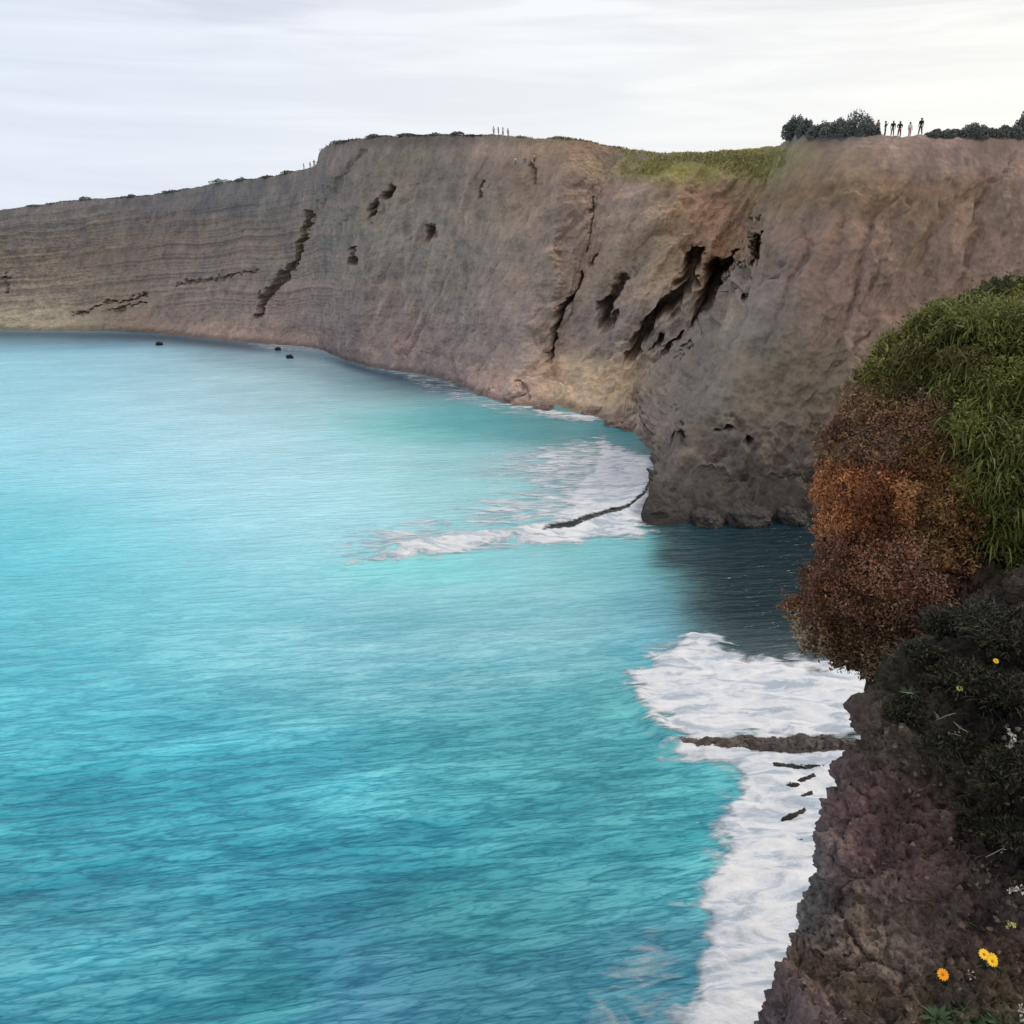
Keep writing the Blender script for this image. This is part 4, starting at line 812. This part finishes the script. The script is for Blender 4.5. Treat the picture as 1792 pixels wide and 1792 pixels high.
def person(p, H, yaw, shirt, legs, label, group, arms='down', stride=.0, lean=0., sit=False):
    e = empty('person', p); e.rotation_euler = (0, 0, yaw); tag(e, label, 'person', group); e.scale = (H/1.75,)*3
    zz = -.42 if sit else 0
    hip = (0, 0, .93+zz); ch = (0, lean*.5, 1.30+zz); nk = (0, lean*.8, 1.47+zz); hd = (0, lean+.02, 1.58+zz); ht = (0, lean+.02, 1.68+zz)
    V = [hip, (0, lean*.25, 1.12+zz), ch, nk, hd, ht]; E = [(0, 1), (1, 2), (2, 3), (3, 4), (4, 5)]; Rr = [.13, .115, .145, .055, .085, .075]
    for s in (-1, 1):
        b_ = len(V); sh = (s*.19, lean*.65, 1.40+zz)
        if arms == 'down': el, wr, ha = (s*.25, lean*.5-.02, 1.12+zz), (s*.26, lean*.4+.06, .88+zz), (s*.26, lean*.4+.09, .78+zz)
        elif arms == 'up': el, wr, ha = (s*.26, .16, 1.22+zz), (s*.10, .26, 1.45+zz), (s*.06, .26, 1.52+zz)
        else: el, wr, ha = (s*.30, -.05, 1.15+zz), (s*.14, .12, 1.02+zz), (s*.07, .17, 1.0+zz)
        V += [sh, el, wr, ha]; E += [(2, b_), (b_, b_+1), (b_+1, b_+2), (b_+2, b_+3)]; Rr += [.062, .045, .032, .036]
        b_ = len(V)
        if sit: kn, an, to = (s*.12, .42, .50), (s*.12, .50, .06), (s*.13, .64, .03)
        else: kn, an, to = (s*.11, s*stride*.4+.03, .50), (s*.12, s*stride-.02, .08), (s*.14, s*stride+.14, .035)
        V += [(s*.10, .02, .85+zz), kn, an, to]; E += [(0, b_), (b_, b_+1), (b_+1, b_+2), (b_+2, b_+3)]; Rr += [.095, .062, .042, .04]
    skinned('body', V, E, Rr, M_skin, e)
    g_ = 1.22
    sv = [V[1], V[2], (0, V[3][1], V[3][2]-.04)]; se = [(0, 1), (1, 2)]; sr = [.155, .175, .085]
    sv = [(0, 0, .95+zz)]+sv; se = [(0, 1), (1, 2), (2, 3)]; sr = [.155]+sr
    for b_ in (6, 14): n = len(sv); sv += [V[b_], V[b_+1]]; se += [(2, n), (n, n+1)]; sr += [.082, .066]
    skinned('shirt', sv, se, sr, shirt, e)
    tv = [(0, 0, .97+zz), (0, 0, .88+zz)]; te = [(0, 1)]; tr_ = [.15, .15]
    for b_ in (10, 18): n = len(tv); tv += [V[b_], V[b_+1], V[b_+2]]; te += [(1, n), (n, n+1), (n+1, n+2)]; tr_ += [.115, .082, .068]
    skinned('trousers', tv, te, tr_, legs, e)
    skinned('hair', [(0, lean-.02, 1.62+zz), (0, lean-.01, 1.70+zz), (0, lean-.05, 1.55+zz)], [(0, 1), (0, 2)], [.095, .07, .06], M_hair, e)
    return e
Cs = {n_: cloth('cloth_'+n_, c) for n_, c in dict(black=(34, 34, 36), navy=(40, 46, 66), maroon=(96, 44, 54), grey=(110, 112, 110), white=(215, 212, 208), pink=(196, 150, 150), olive=(74, 76, 56), blue=(86, 110, 140)).items()}
for (u, H, yaw, sh, lg, arms, st, lean, lab) in [
    (1535, 1.78, .4, 'grey', 'black', 'down', .10, .0, 'person in grey top at the left end of the clifftop group'),
    (1548, 1.70, 1.2, 'olive', 'maroon', 'up', .05, .0, 'person in olive top second from left raising hands to the face'),
    (1561, 1.74, -.5, 'black', 'grey', 'down', .08, .0, 'person in black top and grey trousers third from left'),
    (1573, 1.80, 2.6, 'black', 'maroon', 'fold', .06, .0, 'person in black top and dark red trousers with folded arms'),
    (1591, 1.68, .2, 'white', 'pink', 'down', .04, .0, 'person in pale top and pinkish trousers in the clifftop group'),
    (1610, 1.86, -.9, 'black', 'navy', 'down', .14, .0, 'tall person in dark clothes standing apart at the right of the group')]:
    p = edge_spot(u, .45); person(p-Vector((0, 0, .05)), H, yaw+math.pi, Cs[sh], Cs[lg], lab, 'people standing on the headland top', arms, st, lean)
for (u, v, H, yaw, sh, lg, arms, lab, sit) in [
    (864, None, 1.7, .3, 'white', 'grey', 'down', 'far person in white leftmost of those on the far clifftop', False), (872, None, 1.75, 1.3, 'black', 'navy', 'down', 'far person in dark clothes beside the leftmost white one', False),
    (880, None, 1.65, 2.3, 'white', 'navy', 'up', 'far person in white top and dark trousers on the clifftop', False), (889, None, 1.72, .8, 'pink', 'grey', 'down', 'far person in pink top at the right of the clifftop group', False),
    (902, 289, 1.6, .8, 'white', 'grey', 'fold', 'far person in white on the slope just under the clifftop', False), (918, 286, 1.7, -.4, 'pink', 'blue', 'down', 'far person in pink top and blue trousers on the slope', False), (935, 284, 1.7, 1.4, 'white', 'black', 'down', 'far person in white top and black trousers on the slope', False),
    (532, None, 1.7, 1.4, 'grey', 'navy', 'down', 'tiny grey figure on the skyline left of the cliff step', False), (543, None, 1.7, .4, 'white', 'grey', 'down', 'tiny white figure on the skyline next to the cliff step', False), (550, None, 1.75, .4, 'navy', 'grey', 'down', 'tiny dark figure on the skyline right against the cliff step', False)]:
    if v is None: p = edge_spot(u, .6)
    else: p = hit(T_far, u, v)[0]
    person(p-Vector((0, 0, .05)), H, yaw+math.pi, Cs[sh], Cs[lg], lab, 'far people on the cliff top', arms, .05, 0, sit)
